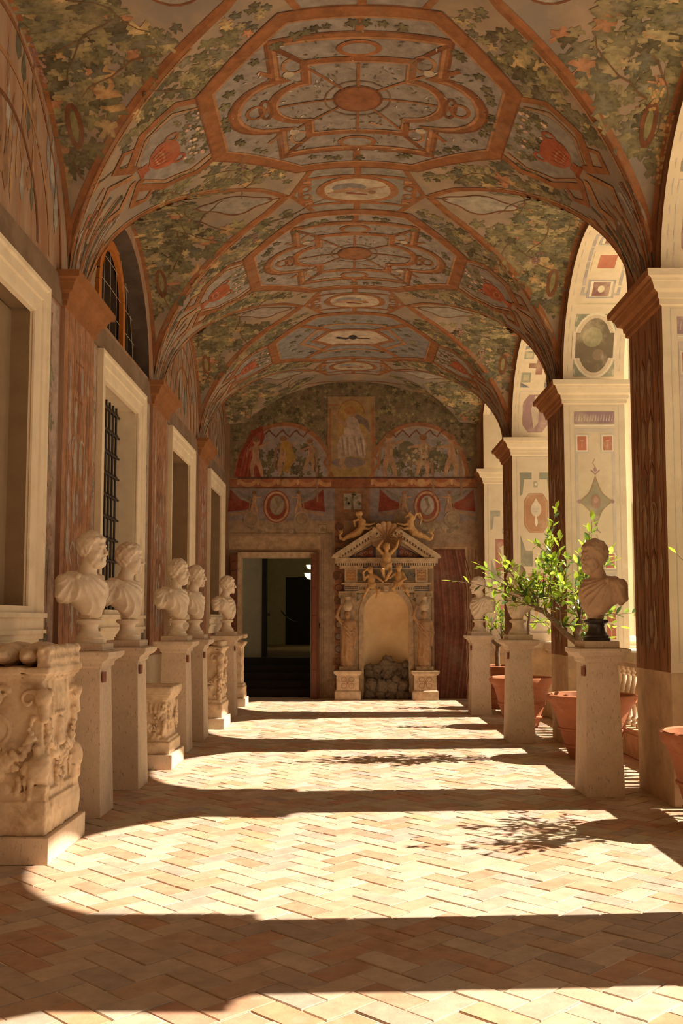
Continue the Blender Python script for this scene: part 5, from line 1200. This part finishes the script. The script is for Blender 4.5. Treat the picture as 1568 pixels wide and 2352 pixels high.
# ---- carved altars
def altar(x1, y0, y1, ztop, zpl, label, kind, vox=.008, depth=.52):
    yc, L, W_ = (y0 + y1) / 2, (y1 - y0), depth; xc = x1 - W_ / 2; t = empty('carved_altar', (xc, yc, 0)); tag(t, label, 'altar', 'ancient marble altars along the left wall')
    MB().box(-W_ / 2, W_ / 2, -L / 2, L / 2, 0, zpl, bev=.004).build('plinth', K['trav'], t)
    w_, l_ = W_ / 2 - .05, L / 2 - .06; H_ = ztop - zpl; R = random.Random(kind * 7 + 1)
    s = SDF((-w_ - .07, -l_ - .08, zpl - .01), (w_ + .08, l_ + .08, ztop + .06), vox); T = s.P
    zb, zc = zpl + H_ * .20, zpl + H_ * .82
    s.add(bx(T, (0, 0, zpl + H_ * .09), (w_ + .02, l_ + .02, H_ * .09), .012)); s.add(bx(T, (0, 0, zpl + H_ * .195), (w_ + .0, l_ + .0, H_ * .03), .008), .006)
    s.add(bx(T, (0, 0, (zb + zc) / 2), (w_ - .025, l_ - .025, (zc - zb) / 2 + .03), .012), .01)
    for o, z, hh in ((-.01, zc - .005, .014), (.005, zc + .02, .016), (.022, zc + .05, .02)): s.add(bx(T, (0, 0, z), (w_ + o, l_ + o, hh), .008), .006)
    fy, sx = -(l_ - .025), w_ - .025        # front and side faces
    def swag(face, u0, u1, zt, sag, n, r):
        for i in range(n):
            tt = (i + R.uniform(-.3, .3)) / (n - 1); u = u0 + (u1 - u0) * tt; z = zt - sag * (1 - (2 * tt - 1) ** 2); wd = r * (1.1 + 1.2 * (1 - (2 * tt - 1) ** 2))
            for _ in range(3):
                du, dz, rr = R.uniform(-.5, .5) * wd, R.uniform(-1, 1) * wd, r * R.uniform(.45, .8)
                c = (u + du, fy - .018, z + dz) if face == 0 else (sx + .018, u + du, z + dz); s.blob(c, (rr, rr, rr * R.uniform(.8, 1.4)), .004)
    def pendant(face, u, zt, n, r):
        for i in range(n):
            z = zt - i * r * 1.3; rr = r * R.uniform(.6, 1.1); du = R.uniform(-.6, .6) * r; c = (u + du, fy - .016, z) if face == 0 else (sx + .016, u + du, z); s.blob(c, (rr, rr, rr * 1.2), .004)
    def spiral(c, r, ax, sgn):
        pts = []
        for i in range(15):
            a = i / 14 * 5.2 + .6; q = r * (1 - .62 * i / 14); d_ = .010 * i / 14
            pts.append((c[0] + sgn * q * cos(a), c[1] - d_, c[2] + q * sin(a)) if ax == 1 else (c[0] + d_, c[1] + sgn * q * cos(a), c[2] + q * sin(a)))
        chain(s, pts, .018, .008, .004)
    if kind == 1:
        zr = zc - .12
        for cx_, cy_ in ((sx, fy), (-sx, fy), (sx, -fy)):      # rams' heads on the corners
            s.blob((cx_, cy_, zr), (.055, .055, .06), .012); e = .03; s.rod((cx_, cy_, zr - .02), (cx_ + (.02 if cx_ > 0 else -.02), cy_ - (.02 if cy_ < 0 else -.02), zr - .13), .042, .024, .01)
            if cy_ < 0: spiral((cx_ - .085 * (1 if cx_ > 0 else -1), fy - .012, zr - .01), .058, 1, 1 if cx_ > 0 else -1)
            if cx_ > 0: spiral((sx + .012, cy_ + .07 * (1 if cy_ < 0 else -1), zr - .01), .052, 0, 1 if cy_ < 0 else -1)
        s.loc((-.10, fy, zr - .20), .14, lambda G: np.maximum(ell(G, (-.10, fy, zr - .20), (.085, .03, .085)), -G[:, 1] * 0 - 1), .004); s.loc((-.10, fy, zr - .20), .14, lambda G: tor(G, (-.10, fy - .012, zr - .20), 1, .09, .012), .004)
        for dx, dz in ((-.03, .02), (.02, .02), (0, -.01), (0, -.035)): s.blob((-.10 + dx, fy - .026, zr - .20 + dz), .014, .006)
        for k in range(5): s.rod((-.17 + .03 * k, fy - .01, zr - .30), (-.14 + .025 * k, fy - .012, zr - .34), .014, .008, .005)
        spiral((-.06, fy - .005, zr + .03), .04, 1, 1); spiral((-.16, fy - .005, zr + .0), .035, 1, -1)
        pendant(0, sx - .075, zr - .13, 3, .025); swag(0, sx - .05, -sx + .02, zr - .22, .20, 26, .028); pendant(0, sx - .09, zr - .42, 6, .026); pendant(0, sx - .14, zr - .50, 4, .022)
        swag(1, fy + .04, -fy - .03, zr - .16, .26, 34, .027); pendant(1, fy + .05, zr - .15, 9, .022); pendant(1, -fy - .05, zr - .12, 8, .02); pendant(1, .0, zr - .50, 6, .026); pendant(1, .05, zr - .5, 5, .022); pendant(1, -.07, zr - .48, 5, .022)
        for k in range(3): s.rod((sx + .006, -.03 + .03 * k, zr - .16), (sx + .012, -.05 + .04 * k, zr - .30), .018, .03, .01)
        for cx_, cy_ in ((sx - .02, fy + .0), (sx, -fy - .02), (-.10, fy)):      # eagles at the feet
            s.blob((cx_, cy_, zb + .17), (.075, .06, .095), .015); s.rod((cx_, cy_ - .01, zb + .24), (cx_ - .01, cy_ - .03, zb + .30), .034, .022, .01); s.rod((cx_ + .01, cy_ - .01, zb + .22), (cx_ + .03, cy_ + .02, zb + .03), .04, .025, .012); s.rod((cx_ - .04, cy_ - .03, zb + .10), (cx_ - .045, cy_ - .035, zb + .0), .022, .018, .008)
        for k in range(5): s.rod((sx + .01, -fy - .06 - .015 * k, zb + .18), (sx + .012, -fy - .03 - .02 * k, zb + .05), .011, .007, .003)
        s.loc((sx, .0, zc - .12), .24, lambda G: bx(G, (sx + .004, -.02, zc - .125), (.012, .155, .125), .004), .004); s.loc((sx, 0, zc - .12), .24, lambda G: bx(G, (sx + .02, -.02, zc - .125), (.014, .125, .10), .002), .002, True)
        s.rod((-.03, fy - .0, zb + .045), (-.2, fy, zb + .045), .04, .04, .01)
        for a, b_ in ((w_ - .10, w_ + .015), (-w_ - .015, -w_ + .10)): s.loc(((a + b_) / 2, fy, zb), .2, lambda G: bx(G, ((a + b_) / 2, -l_ + .03, zb + .01), ((b_ - a) / 2, .045, .055), .006), .004)
        s.loc((sx, l_ - .05, zb), .2, lambda G: bx(G, (w_ - .03, l_ - .05, zb + .03), (.045, .07, .08), .006), .004)
        for k in range(3):      # bolsters
            x0 = w_ - .12 - k * .165; s.add(ell(T, (x0 - .03, -.0, zc + .145), (.088, l_ * 1.02, .078)) + wob(T, 45, k) * .003, .006)
        s.add(bx(T, (w_ - .03, 0, zc + .135), (.045, l_ - .02, .075), .025) + wob(T, 90, 3) * .005, .008)
    elif kind == 2:
        s.add(bx(T, (0, 0, ztop - .035), (w_ + .03, l_ + .03, .03), .012), .01)
        swag(0, w_ * .8, -w_ * .8, zc - .08, .2, 22, .022); swag(1, fy + .06, -fy - .06, zc - .08, .2, 26, .022)
        for k in range(16): i, j = k % 5, k // 5; s.blob((-.03 + i * .026 + j * .012, fy - .012, zc - .27 - j * .022), .016, .004)
        for k in range(9): s.rod((w_ * .8 - k * .05, fy, zc - .06), (w_ * .75 - k * .045, fy - .01, zc - .13), .012, .02, .005)
        pendant(0, w_ * .75, zc - .1, 12, .018); pendant(1, fy + .05, zc - .1, 11, .018); pendant(1, -fy - .05, zc - .1, 11, .018)
        for k in range(14): s.blob((R.uniform(-.8, .8) * w_, fy - .004, R.uniform(zb + .02, zb + .12)), R.uniform(.014, .024), .005)
    elif kind == 3:
        spiral((w_ - .10, fy - .01, zc - .09), .055, 1, 1); s.rod((w_ - .02, fy, zc - .10), (w_ + .0, fy - .01, zc - .22), .045, .03, .01); s.blob((w_ - .02, fy, zc - .08), .06, .01)
        swag(0, w_ * .9, -w_ * .9, zc - .22, .26, 30, .024); swag(1, fy + .05, -fy - .05, zc - .15, .3, 30, .026); pendant(0, w_ * .85, zc - .22, 20, .022); pendant(1, fy + .03, zc - .12, 20, .022); pendant(1, -fy - .04, zc - .1, 20, .022)
        s.blob((-.12, fy - .01, zc - .22), (.045, .02, .07), .006); s.rod((-.12, fy, zc - .15), (-.06, fy - .01, zc - .12), .018, .012)
        for k in range(24): s.blob((R.uniform(-.8, .9) * w_, fy - .004, R.uniform(zb + .02, zb + .3)), R.uniform(.014, .026), .005)
        for k in range(3): s.add(ell(T, (w_ - .1 - k * .16, 0, zc + .10), (.085, l_ * .95, .045)) + wob(T, 45, k) * .003, .006)
        s.add(bx(T, (w_ - .03, 0, zc + .10), (.035, l_ - .03, .045), .02) + wob(T, 90, 3) * .004, .008)
    else:
        s.add(bx(T, (0, 0, ztop - .04), (w_ + .035, l_ + .035, .035), .012), .012); s.loc((sx, 0, zc - .3), .5, lambda G: bx(G, (sx + .006, 0, (zb + zc) / 2), (.006, l_ * .62, (zc - zb) * .36), .003), .003, True)
    s.d += wob(T, 28, kind) * .0045 + wob(T, 95, kind + 3) * .0012
    me = s.mesh('body'); me.materials.append(K['relief']); link('body', me, None, t); return t
altar(-1.84, 6.25, 7.12, 1.345, .165, 'large weathered marble altar with rams heads and garlands, nearest on the left', 1, .0068, .54)
altar(-1.765, 10.16, 10.90, .83, .15, 'low altar with a carved grape garland between the second and third busts', 2, .009, .50)
altar(-1.70, 13.88, 14.68, 1.27, .15, 'tall altar with a deeply carved garland between the fourth and fifth busts', 3, .010, .50)
altar(-1.78, 17.57, 18.15, 1.26, .14, 'plain moulded altar nearest the dark doorway', 4, .012, .46)
# ---- figures of the fountain
def statue(x, y0, lab, flip=1):
    h = .0095; s = SDF((-.26, -.17, 0), (.24, .17, 1.36), h); T = s.P; f = 1
    s.add(cap(T, (0, 0, .10), (.0, 0, .52), .125, .115)); s.add(cap(T, (0, 0, .52), (.01, -.01, .82), .115, .10), .04); s.add(cap(T, (-.09, 0, .86), (.09, 0, .86), .055), .03)
    s.add(ell(T, (0.03, -.03, .30), (.09, .10, .28)), .03)
    fo = np.sin(T[:, 0] * 75 + 9 * T[:, 2] + 2 * np.sin(T[:, 2] * 9)) * .008 * np.clip((.85 - T[:, 2]) * 4, 0, 1); s.d -= fo
    for k in range(6): chain(s, [(-.10, -.06, .84 - .05 * k), (-.02, -.115, .76 - .08 * k), (.06, -.11, .66 - .07 * k), (.12, -.05, .72 - .04 * k)], .014, .010, .008)
    s.rod((.0, -.02, .86), (.0, -.02, .96), .036, .034, .012); s.add(ell(T, (0.0, -.03, 1.00), (.055, .062, .075)), .01); s.add(ell(T, (0, .0, 1.02), (.062, .06, .065)) + wob(T, 90) * .003, .006)
    s.rod((0, -.09, 1.0), (0, -.097, .985), .008, .009, .005)
    for q in (-1, 1): s.blob((q * .02, -.088, 1.012), (.012, .012, .007), .003, True)
    s.rod((-.11, 0, .86), (-.205, -.02, .97), .04, .033, .015); s.rod((-.205, -.02, .97), (-.15, -.03, 1.14), .032, .022, .012); s.blob((-.13, -.03, 1.17), (.024, .016, .03))      # raised arm
    for k in range(4): s.rod((-.125 + .006 * k, -.045 + .012 * k, 1.17), (-.09, -.055 + .014 * k, 1.20), .008, .006, .003)
    s.rod((.12, 0, .86), (.155, -.02, .66), .042, .036, .015); s.rod((.155, -.02, .66), (.13, -.07, .50), .034, .024, .012); s.blob((.125, -.075, .46), (.02, .018, .032))
    for k in range(4): s.rod((.118 + .008 * k, -.08, .45), (.118 + .008 * k, -.09, .415), .007, .005, .003)
    for q in (-1, 1): s.rod((q * .05, -.02, .05), (q * .06, -.12, .03), .035, .024, .012)
    me = s.mesh('robed_body'); me.materials.append(K['robe'])
    t = empty('caryatid_statue', (x, y0, .55)); tag(t, lab, 'statue', 'statues of the end wall fountain')
    MB().box(-.16, .16, -.12, .13, 0, .075, bev=.008).build('base', K['aed'], t); o = link('robed_body', me, None, t, (0, 0, .04)); o.scale = (1.02,) * 3
    o = MB().lathe(0, -.02, [(.05, 0), (.075, .03), (.095, .09), (.09, .14), (.055, .19), (.045, .22), (.06, .25), (.065, .27), (.04, .28)], 18).build('jar', K['aed'], t, (0, 0, 1.13), sm=.6)
    return t
statue(NCX - .745, YF - .24, 'robed brown statue with a jar on its head, left of the fountain niche'); statue(NCX + .72, YF - .24, 'robed brown statue with a jar on its head, right of the fountain niche')
def child(pose, name_lab, loc, rz=0, sc=1.0):
    s = SDF((-.22, -.14, -.06), (.22, .16, .58), .0085); P_ = pose
    s.add(ell(s.P, (0, 0, .27), (.065, .05, .10))); s.add(ell(s.P, (0, 0, .18), (.07, .055, .06)), .02); s.rod((0, 0, .35), (0, -.01, .40), .028, .026, .01)
    s.add(ell(s.P, P_['head'], (.046, .050, .054)), .008); hx, hy, hz = P_['head']; s.add(ell(s.P, (hx, hy + .012, hz + .014), (.052, .048, .050)) + wob(s.P, 110) * .004, .005)
    s.rod((hx, hy - .048, hz), (hx, hy - .054, hz - .008), .006, .007, .004)
    for L in P_['limbs']: chain(s, L[0], L[1], L[2], .012)
    for k in range(4): chain(s, [(-.07, -.03 - .01 * k, .20 - .02 * k), (0, -.065, .17 - .02 * k), (.07, -.03, .21 - .02 * k)], .012, .010, .006)
    me = s.mesh('putto_figure'); me.materials.append(K['gold']); o = link('putto_figure', me, None, None, loc, rz); o.scale = (sc,) * 3
    return tag(o, name_lab, 'sculpture', 'stucco figures on the end wall fountain')
leg = lambda *p: (list(p), .036, .018); arm = lambda *p: (list(p), .024, .014)
child({'head': (0, -.02, .43), 'limbs': [arm((-.06, 0, .34), (-.13, -.02, .42), (-.06, -.03, .52)), arm((.06, 0, .34), (.14, -.02, .43), (.17, -.02, .52)), leg((-.03, 0, .14), (-.06, -.10, .10), (-.03, -.03, .0)), leg((.04, 0, .14), (.05, -.08, .08), (-.02, -.06, -.05))]}, 'ochre stucco child with both arms raised below the scallop shell', (NCX, YF - .36, 2.32), 0, 1.35)
child({'head': (-.03, -.03, .42), 'limbs': [arm((-.06, 0, .33), (-.13, -.02, .26), (-.15, -.03, .38), (-.08, -.04, .44)), arm((.06, 0, .33), (.14, -.04, .26), (.19, -.05, .22)), leg((-.04, 0, .14), (-.10, -.09, .10), (-.15, -.04, -.04)), leg((.04, 0, .14), (.10, -.08, .08), (.07, -.05, -.05))]}, 'ochre stucco child seated left on the fountain arch, arm lifted', (NCX - .29, YF - .30, 1.98), .3, 1.15)
child({'head': (.0, -.03, .42), 'limbs': [arm((-.06, 0, .33), (-.14, -.04, .26), (-.19, -.05, .24)), arm((.06, 0, .33), (.12, -.03, .24), (.05, -.06, .2)), leg((-.04, 0, .14), (-.08, -.09, .08), (-.05, -.03, .0)), leg((.04, 0, .14), (.13, -.06, .06), (.18, -.04, -.05))]}, 'ochre stucco child seated right on the fountain arch', (NCX + .24, YF - .30, 2.02), -.3, 1.15)
def seabeast(sx, lab, x, z, human):
    s = SDF((-.42, -.11, -.22), (.42, .11, .42), .0095); f = sx
    p = lambda a, b, c=0: (f * a, c, b)
    chain(s, [p(-.02, .0), p(.05, .10), p(.06, .20)], .075, .07, .02); chain(s, [p(-.02, .0), p(-.12, -.05), p(-.22, -.08), p(-.30, -.14)], .075, .03, .02)
    chain(s, [p(-.30, -.14), p(-.36, -.12), p(-.38, -.05), p(-.33, .0)], .03, .018, .01)
    for k in (-1, 0, 1): s.rod(p(-.36, -.02), p(-.36 + .05 * k, .06), .016, .006)
    chain(s, [p(.07, .16, -.04), p(.18, .14, -.04), p(.30, .17, -.04)], .03, .014, .012); chain(s, [p(.05, .09, -.05), p(.17, .06, -.05), p(.27, .10, -.05)], .032, .014, .012)
    if human:
        chain(s, [p(.04, .20), p(.02, .30)], .055, .028, .015); s.blob(p(.03, .36), (.042, .04, .048), .01); s.add(ell(s.P, p(.01, .375), (.048, .045, .045)) + wob(s.P, 100) * .005, .006)
        chain(s, [p(-.02, .25), p(-.10, .22), p(-.08, .12)], .026, .018, .01); chain(s, [p(.0, .27), p(-.06, .36), p(-.05, .40)], .022, .012, .01)
    else:
        chain(s, [p(.05, .20), p(.03, .30), p(.07, .36)], .055, .038, .015); chain(s, [p(.07, .36), p(.14, .30)], .034, .020, .01); s.rod(p(.05, .39), p(.03, .43), .012, .006)
        chain(s, [p(-.02, .26), p(-.06, .36), p(-.13, .37), p(-.17, .28), p(-.14, .16)], .024, .012, .01)
    s.d += wob(s.P, 60, 1) * .002
    me = s.mesh('sea_creature'); me.materials.append(K['gold']); o = link('sea_creature', me, None, None, (x, YF - .17, z)); return tag(o, lab, 'sculpture', 'stucco figures on the end wall fountain')
seabeast(1, 'ochre rearing sea creature with a human torso on the left slope of the pediment', NCX - .52, 3.20, True); seabeast(-1, 'ochre rearing sea horse with an arched neck on the right slope of the pediment', NCX + .52, 3.20, False)
# ================================================================== POTS AND LEMON TREES
def pot(x, y, r, label, sc=1.0):
    t = empty('terracotta_pot', (x, y, 0)); tag(t, label, 'pot', 'large terracotta pots in front of the arcade')
    q = r / .49; z_ = lambda z: z * sc
    prof = [(.235, 0), (.245, .02), (.285, .12), (.29, .125), (.315, .135), (.318, .155), (.30, .165), (.345, .305), (.365, .315), (.368, .335), (.352, .345), (.415, .55), (.43, .56), (.432, .58), (.455, .60), (.485, .625), (.492, .655), (.485, .69), (.465, .70), (.445, .69), (.43, .62), (.42, .58)]
    b = MB().lathe(0, 0, [(a * q, z_(z)) for a, z in prof], 56).build('pot_body', K['terra'], t, sm=.5)
    MB().lathe(0, 0, [(.40 * q, z_(.57)), (.40 * q, z_(.60)), (.2 * q, z_(.62)), (.02, z_(.625))], 24).build('soil', K['soil'], t, sm=1)
    return t
pot(2.67, 11.02, .49, 'largest terracotta pot, behind the pedestal of the brown bearded bust'); pot(2.48, 14.32, .455, 'terracotta pot behind the middle pedestal on the right'); pot(2.62, 17.32, .42, 'farthest terracotta pot, half hidden behind the last right pedestal', 1.04); pot(2.70, 7.32, .425, 'terracotta pot cropped by the right edge of the picture')
LC = [(.40, .54, .05), (.30, .45, .05), (.14, .25, .045), (.50, .58, .10), (.09, .16, .05)]
def leaf_mesh(c):
    b = MB(); b.cur = LC[c]; P4 = [(0, 0, 0), (.22, .17, .02), (.55, .25, .03), (.85, .13, .0), (1, 0, -.04), (.85, -.13, .0), (.55, -.25, .03), (.22, -.17, .02), (.5, 0, -.02), (.8, 0, -.025), (.22, 0, -.005)]
    b.add(P4, [(0, 10, 1), (10, 8, 2, 1), (8, 9, 3, 2), (9, 4, 3), (0, 7, 10), (10, 7, 6, 8), (8, 6, 5, 9), (9, 5, 4)]); me = b.mesh('leaf'); me.materials.append(K['leaf']); smooth(me); return me
LM = [leaf_mesh(i) for i in range(5)]
def twig_leaves(pts, n, R, start=.35, size=.075):
    out = []
    for i in range(n):
        t = start + (1 - start) * (i + .5) / n; f = t * (len(pts) - 1); k = min(int(f), len(pts) - 2); p = pts[k].lerp(pts[k + 1], f - k); d = (pts[k + 1] - pts[k]).normalized()
        a = i * 2.4 + R.uniform(-.5, .5); side = d.cross(Vector((0, 0, 1))); side = side.normalized() if side.length > .05 else Vector((1, 0, 0)); up = side.cross(d)
        v = (d * R.uniform(.5, .9) + (side * cos(a) + up * sin(a)) * R.uniform(.5, 1) + Vector((0, 0, R.uniform(-.25, .35)))).normalized()
        nrm = Vector((R.uniform(-.6, .6), R.uniform(-.6, .6), 1)); y_ = nrm.cross(v).normalized(); z_ = v.cross(y_)
        s_ = size * R.uniform(.65, 1.25); M_ = Matrix((v, y_, z_)).transposed().to_4x4(); M_.translation = p; out.append((M_ @ Matrix.Diagonal((s_, s_, s_, 1)), R.choice((0, 0, 1, 1, 2, 3, 4))))
    if n: 
        v = (pts[-1] - pts[-2]).normalized(); y_ = Vector((0, 0, 1)).cross(v); y_ = y_.normalized() if y_.length > .05 else Vector((0, 1, 0)); M_ = Matrix((v, y_, v.cross(y_))).transposed().to_4x4(); M_.translation = pts[-1]; out.append((M_ @ Matrix.Diagonal((size,) * 3 + (1,)), 0))
    return out
def tree(base, limbs, twigs, label, seed, nobj=300, size=.075, nper=12):
    R = random.Random(seed); t = empty('lemon_tree', base); tag(t, label, 'tree', 'potted lemon trees by the arcade'); B = Vector(base); b = MB()
    for pts, r0, r1 in limbs:
        P_ = [Vector(p) - B for p in pts]; n = len(P_); Q = []
        for i in range(n - 1):
            for k in range(4): Q.append(P_[i].lerp(P_[i + 1], k / 4) + Vector((R.uniform(-1, 1), R.uniform(-1, 1), 0)) * r0 * .18)
        Q.append(P_[-1]); b.tube(Q, [r0 + (r1 - r0) * i / (len(Q) - 1) for i in range(len(Q))], 9)
    b.build('trunk', K['bark'], t, sm=1.2)
    leaves = []; tb = MB()
    for a, e, n in twigs:
        a, e = Vector(a) - B, Vector(e) - B; L = (e - a).length; m1 = a.lerp(e, .33) + Vector((R.uniform(-.1, .1), R.uniform(-.12, .12), R.uniform(-.02, .14))) * L; m2 = a.lerp(e, .68) + Vector((R.uniform(-.1, .1), R.uniform(-.12, .12), R.uniform(0, .12))) * L
        pts = [a, m1, m2, e]; fine = []
        for i in range(13):
            u = i / 12; fine.append(a * (1 - u) ** 3 + m1 * 3 * u * (1 - u) ** 2 + m2 * 3 * u * u * (1 - u) + e * u ** 3)
        tb.tube(fine, [.009 - .0065 * i / 12 for i in range(13)], 5); leaves += twig_leaves(fine, n, R, .35 if L > .35 else .15, size)
        if n > 6:
            for k in range(2):
                s0 = fine[5 + k * 3]; e2 = s0 + Vector((R.uniform(-1, 1), R.uniform(-.8, .8), R.uniform(-.3, 1))).normalized() * R.uniform(.10, .2); tb.tube([s0, s0.lerp(e2, .5), e2], [.004, .003, .002], 4); leaves += twig_leaves([s0, s0.lerp(e2, .5), e2], 4, R, .2, size)
    tb.build('twigs', K['bark'], t)
    R.shuffle(leaves)
    for M_, c in leaves[:nobj]:
        o = bpy.data.objects.new('leaf', LM[c]); COL.objects.link(o); o.parent = t; o.matrix_local = M_
    if leaves[nobj:]:
        v, f, cs = [], [], []
        for M_, c in leaves[nobj:]:
            b0 = len(v); v += [tuple(M_ @ q.co) for q in LM[c].vertices]; f += [tuple(b0 + i for i in p.vertices) for p in LM[c].polygons]; cs += [LC[c] + (1,)] * len(LM[c].vertices)
        me = bpy.data.meshes.new('leaves'); me.from_pydata(v, [], f); at_ = me.color_attributes.new('Col', 'FLOAT_COLOR', 'POINT'); at_.data.foreach_set('color', np.array(cs, np.float32).ravel()); tag(link('leaves', me, K['leaf'], t), kind='stuff')
    return t
q_ = lambda x, y, Y: tuple(px(x, y, Y))
Y1 = 11.0
tips = [(1277, 1168, 0, 10), (1262, 1212, .1, 9), (1284, 1238, -.2, 8), (1359, 1192, .1, 9), (1352, 1222, -.1, 8), (1343, 1255, .2, 8), (1405, 1262, 0, 8), (1392, 1290, .3, 5), (1102, 1298, -.1, 6), (1155, 1286, .1, 7), (1036, 1334, -.2, 4), (1125, 1325, .2, 6), (1172, 1297, -.3, 8), (1180, 1362, .1, 8), (1208, 1385, -.1, 8), (1145, 1378, .3, 6),
        (1238, 1297, .2, 8), (1262, 1262, -.2, 8), (1300, 1285, .3, 9), (1322, 1332, -.3, 8), (1312, 1372, .2, 8), (1338, 1306, .1, 9), (1352, 1358, .4, 8), (1290, 1338, -.4, 9), (1250, 1366, .4, 7), (1302, 1432, .1, 6), (1330, 1405, .3, 6), (1455, 1408, .2, 9), (1430, 1440, .4, 5), (1402, 1472, .3, 3), (1350, 1448, .3, 6), (1215, 1338, .3, 8), (1270, 1310, 0, 9), (1330, 1270, .5, 8)]
lim = [([q_(1340, 1562, Y1), q_(1332, 1500, Y1), q_(1324, 1455, Y1), q_(1323, 1440, Y1)], .045, .038), ([q_(1326, 1478, Y1), q_(1298, 1455, Y1), q_(1272, 1428, Y1), q_(1250, 1405, Y1), q_(1228, 1397, Y1)], .034, .026), ([q_(1324, 1450, Y1), q_(1330, 1432, Y1), q_(1333, 1425, Y1)], .036, .034), ([q_(1276, 1430, Y1), q_(1255, 1412, Y1), q_(1250, 1400, Y1)], .026, .022)]
org = [(1236, 1397), (1252, 1403), (1270, 1424), (1290, 1445), (1330, 1428)]
tw = []
for x, y, dy, n in tips:
    o_ = min(org, key=lambda a: abs(a[0] - x) + .1 * abs(a[1] - y)); tw.append((q_(o_[0], o_[1], Y1), q_(x, y, Y1 + dy), int(n * 1.35)))
lt = tree((2.60, Y1, .62), lim, tw, 'large lemon tree spreading to the left behind the brown bearded bust', 3, 300, .108)
for x, y, dy in ((1325, 1372, .1),): 
    o = MB().lathe(0, 0, [(.004, -.04), (.02, -.033), (.03, -.01), (.03, .012), (.018, .034), (.005, .045)], 12).build('lemon', K['leaf'], lt, Vector(q_(1340, 1460, Y1 - .2)) - Vector((2.60, Y1, .62)), sm=2)
    at_ = o.data.color_attributes.new('Col', 'FLOAT_COLOR', 'POINT'); at_.data.foreach_set('color', [.16, .26, .05, 1] * len(o.data.vertices))
Y2 = 14.3
tree((2.48, Y2, .62), [([(2.48, Y2, .60), q_(1212, 1480, Y2), q_(1213, 1440, Y2), q_(1216, 1405, Y2)], .026, .020)], [(q_(1214, 1430, Y2), q_(1258, 1430, Y2), 8), (q_(1216, 1408, Y2), q_(1262, 1445, Y2 + .2), 8), (q_(1216, 1408, Y2), q_(1200, 1370, Y2), 7), (q_(1216, 1406, Y2), q_(1240, 1350, Y2), 8), (q_(1214, 1420, Y2), q_(1180, 1390, Y2), 6), (q_(1216, 1406, Y2), q_(1225, 1330, Y2 + .3), 7)], 'lemon tree with a thin upright stem behind the middle bust on the right', 5, 120, .095)
Y3 = 17.3
tree((2.60, Y3, .66), [([(2.60, Y3, .64), q_(1142, 1505, Y3), q_(1143, 1482, Y3)], .045, .038), ([q_(1143, 1484, Y3), q_(1133, 1474, Y3), q_(1129, 1462, Y3)], .032, .024), ([q_(1143, 1484, Y3), q_(1152, 1476, Y3), q_(1154, 1466, Y3)], .032, .022)],
     [(q_(1152, 1468, Y3), q_(*p, Y3 + d_), 9) for p, d_ in (((1143, 1395), 0), ((1150, 1420), .2), ((1120, 1425), -.1), ((1165, 1400), .3), ((1135, 1380), .2), ((1160, 1440), 0))] + [(q_(1129, 1464, Y3), q_(*p, Y3), 6) for p in ((1112, 1410), (1125, 1440))], 'small lemon tree in the farthest pot beside the end wall', 6, 150, .095)
B4 = Vector((2.70, 7.32, .62)); R4 = random.Random(11); tw4 = []
for i in range(26):
    a = R4.uniform(0, 6.28); r_ = R4.uniform(.3, .95); e = Vector((3.0 + .75 * cos(a) * r_, 7.25 + .95 * sin(a) * r_, 1.55 + R4.uniform(0, .95)))
    if e.x < e.y * .337 + .12: continue
    tw4.append(((2.9, 7.3, 1.3), tuple(e), 11))
tw4.append(((2.9, 7.3, 1.35), q_(1552, 1271, 7.2), 1)); tw4.append(((2.9, 7.3, 1.35), (2.62, 6.9, 2.35), 9))
tree(tuple(B4), [([(2.70, 7.32, .6), (2.8, 7.3, .95), (2.9, 7.3, 1.3)], .045, .034), ([(2.87, 7.3, 1.2), (3.05, 7.35, 1.45)], .03, .024)], tw4, 'lemon tree of the pot at the right edge, only a bare twig in view', 12, 0, .085)
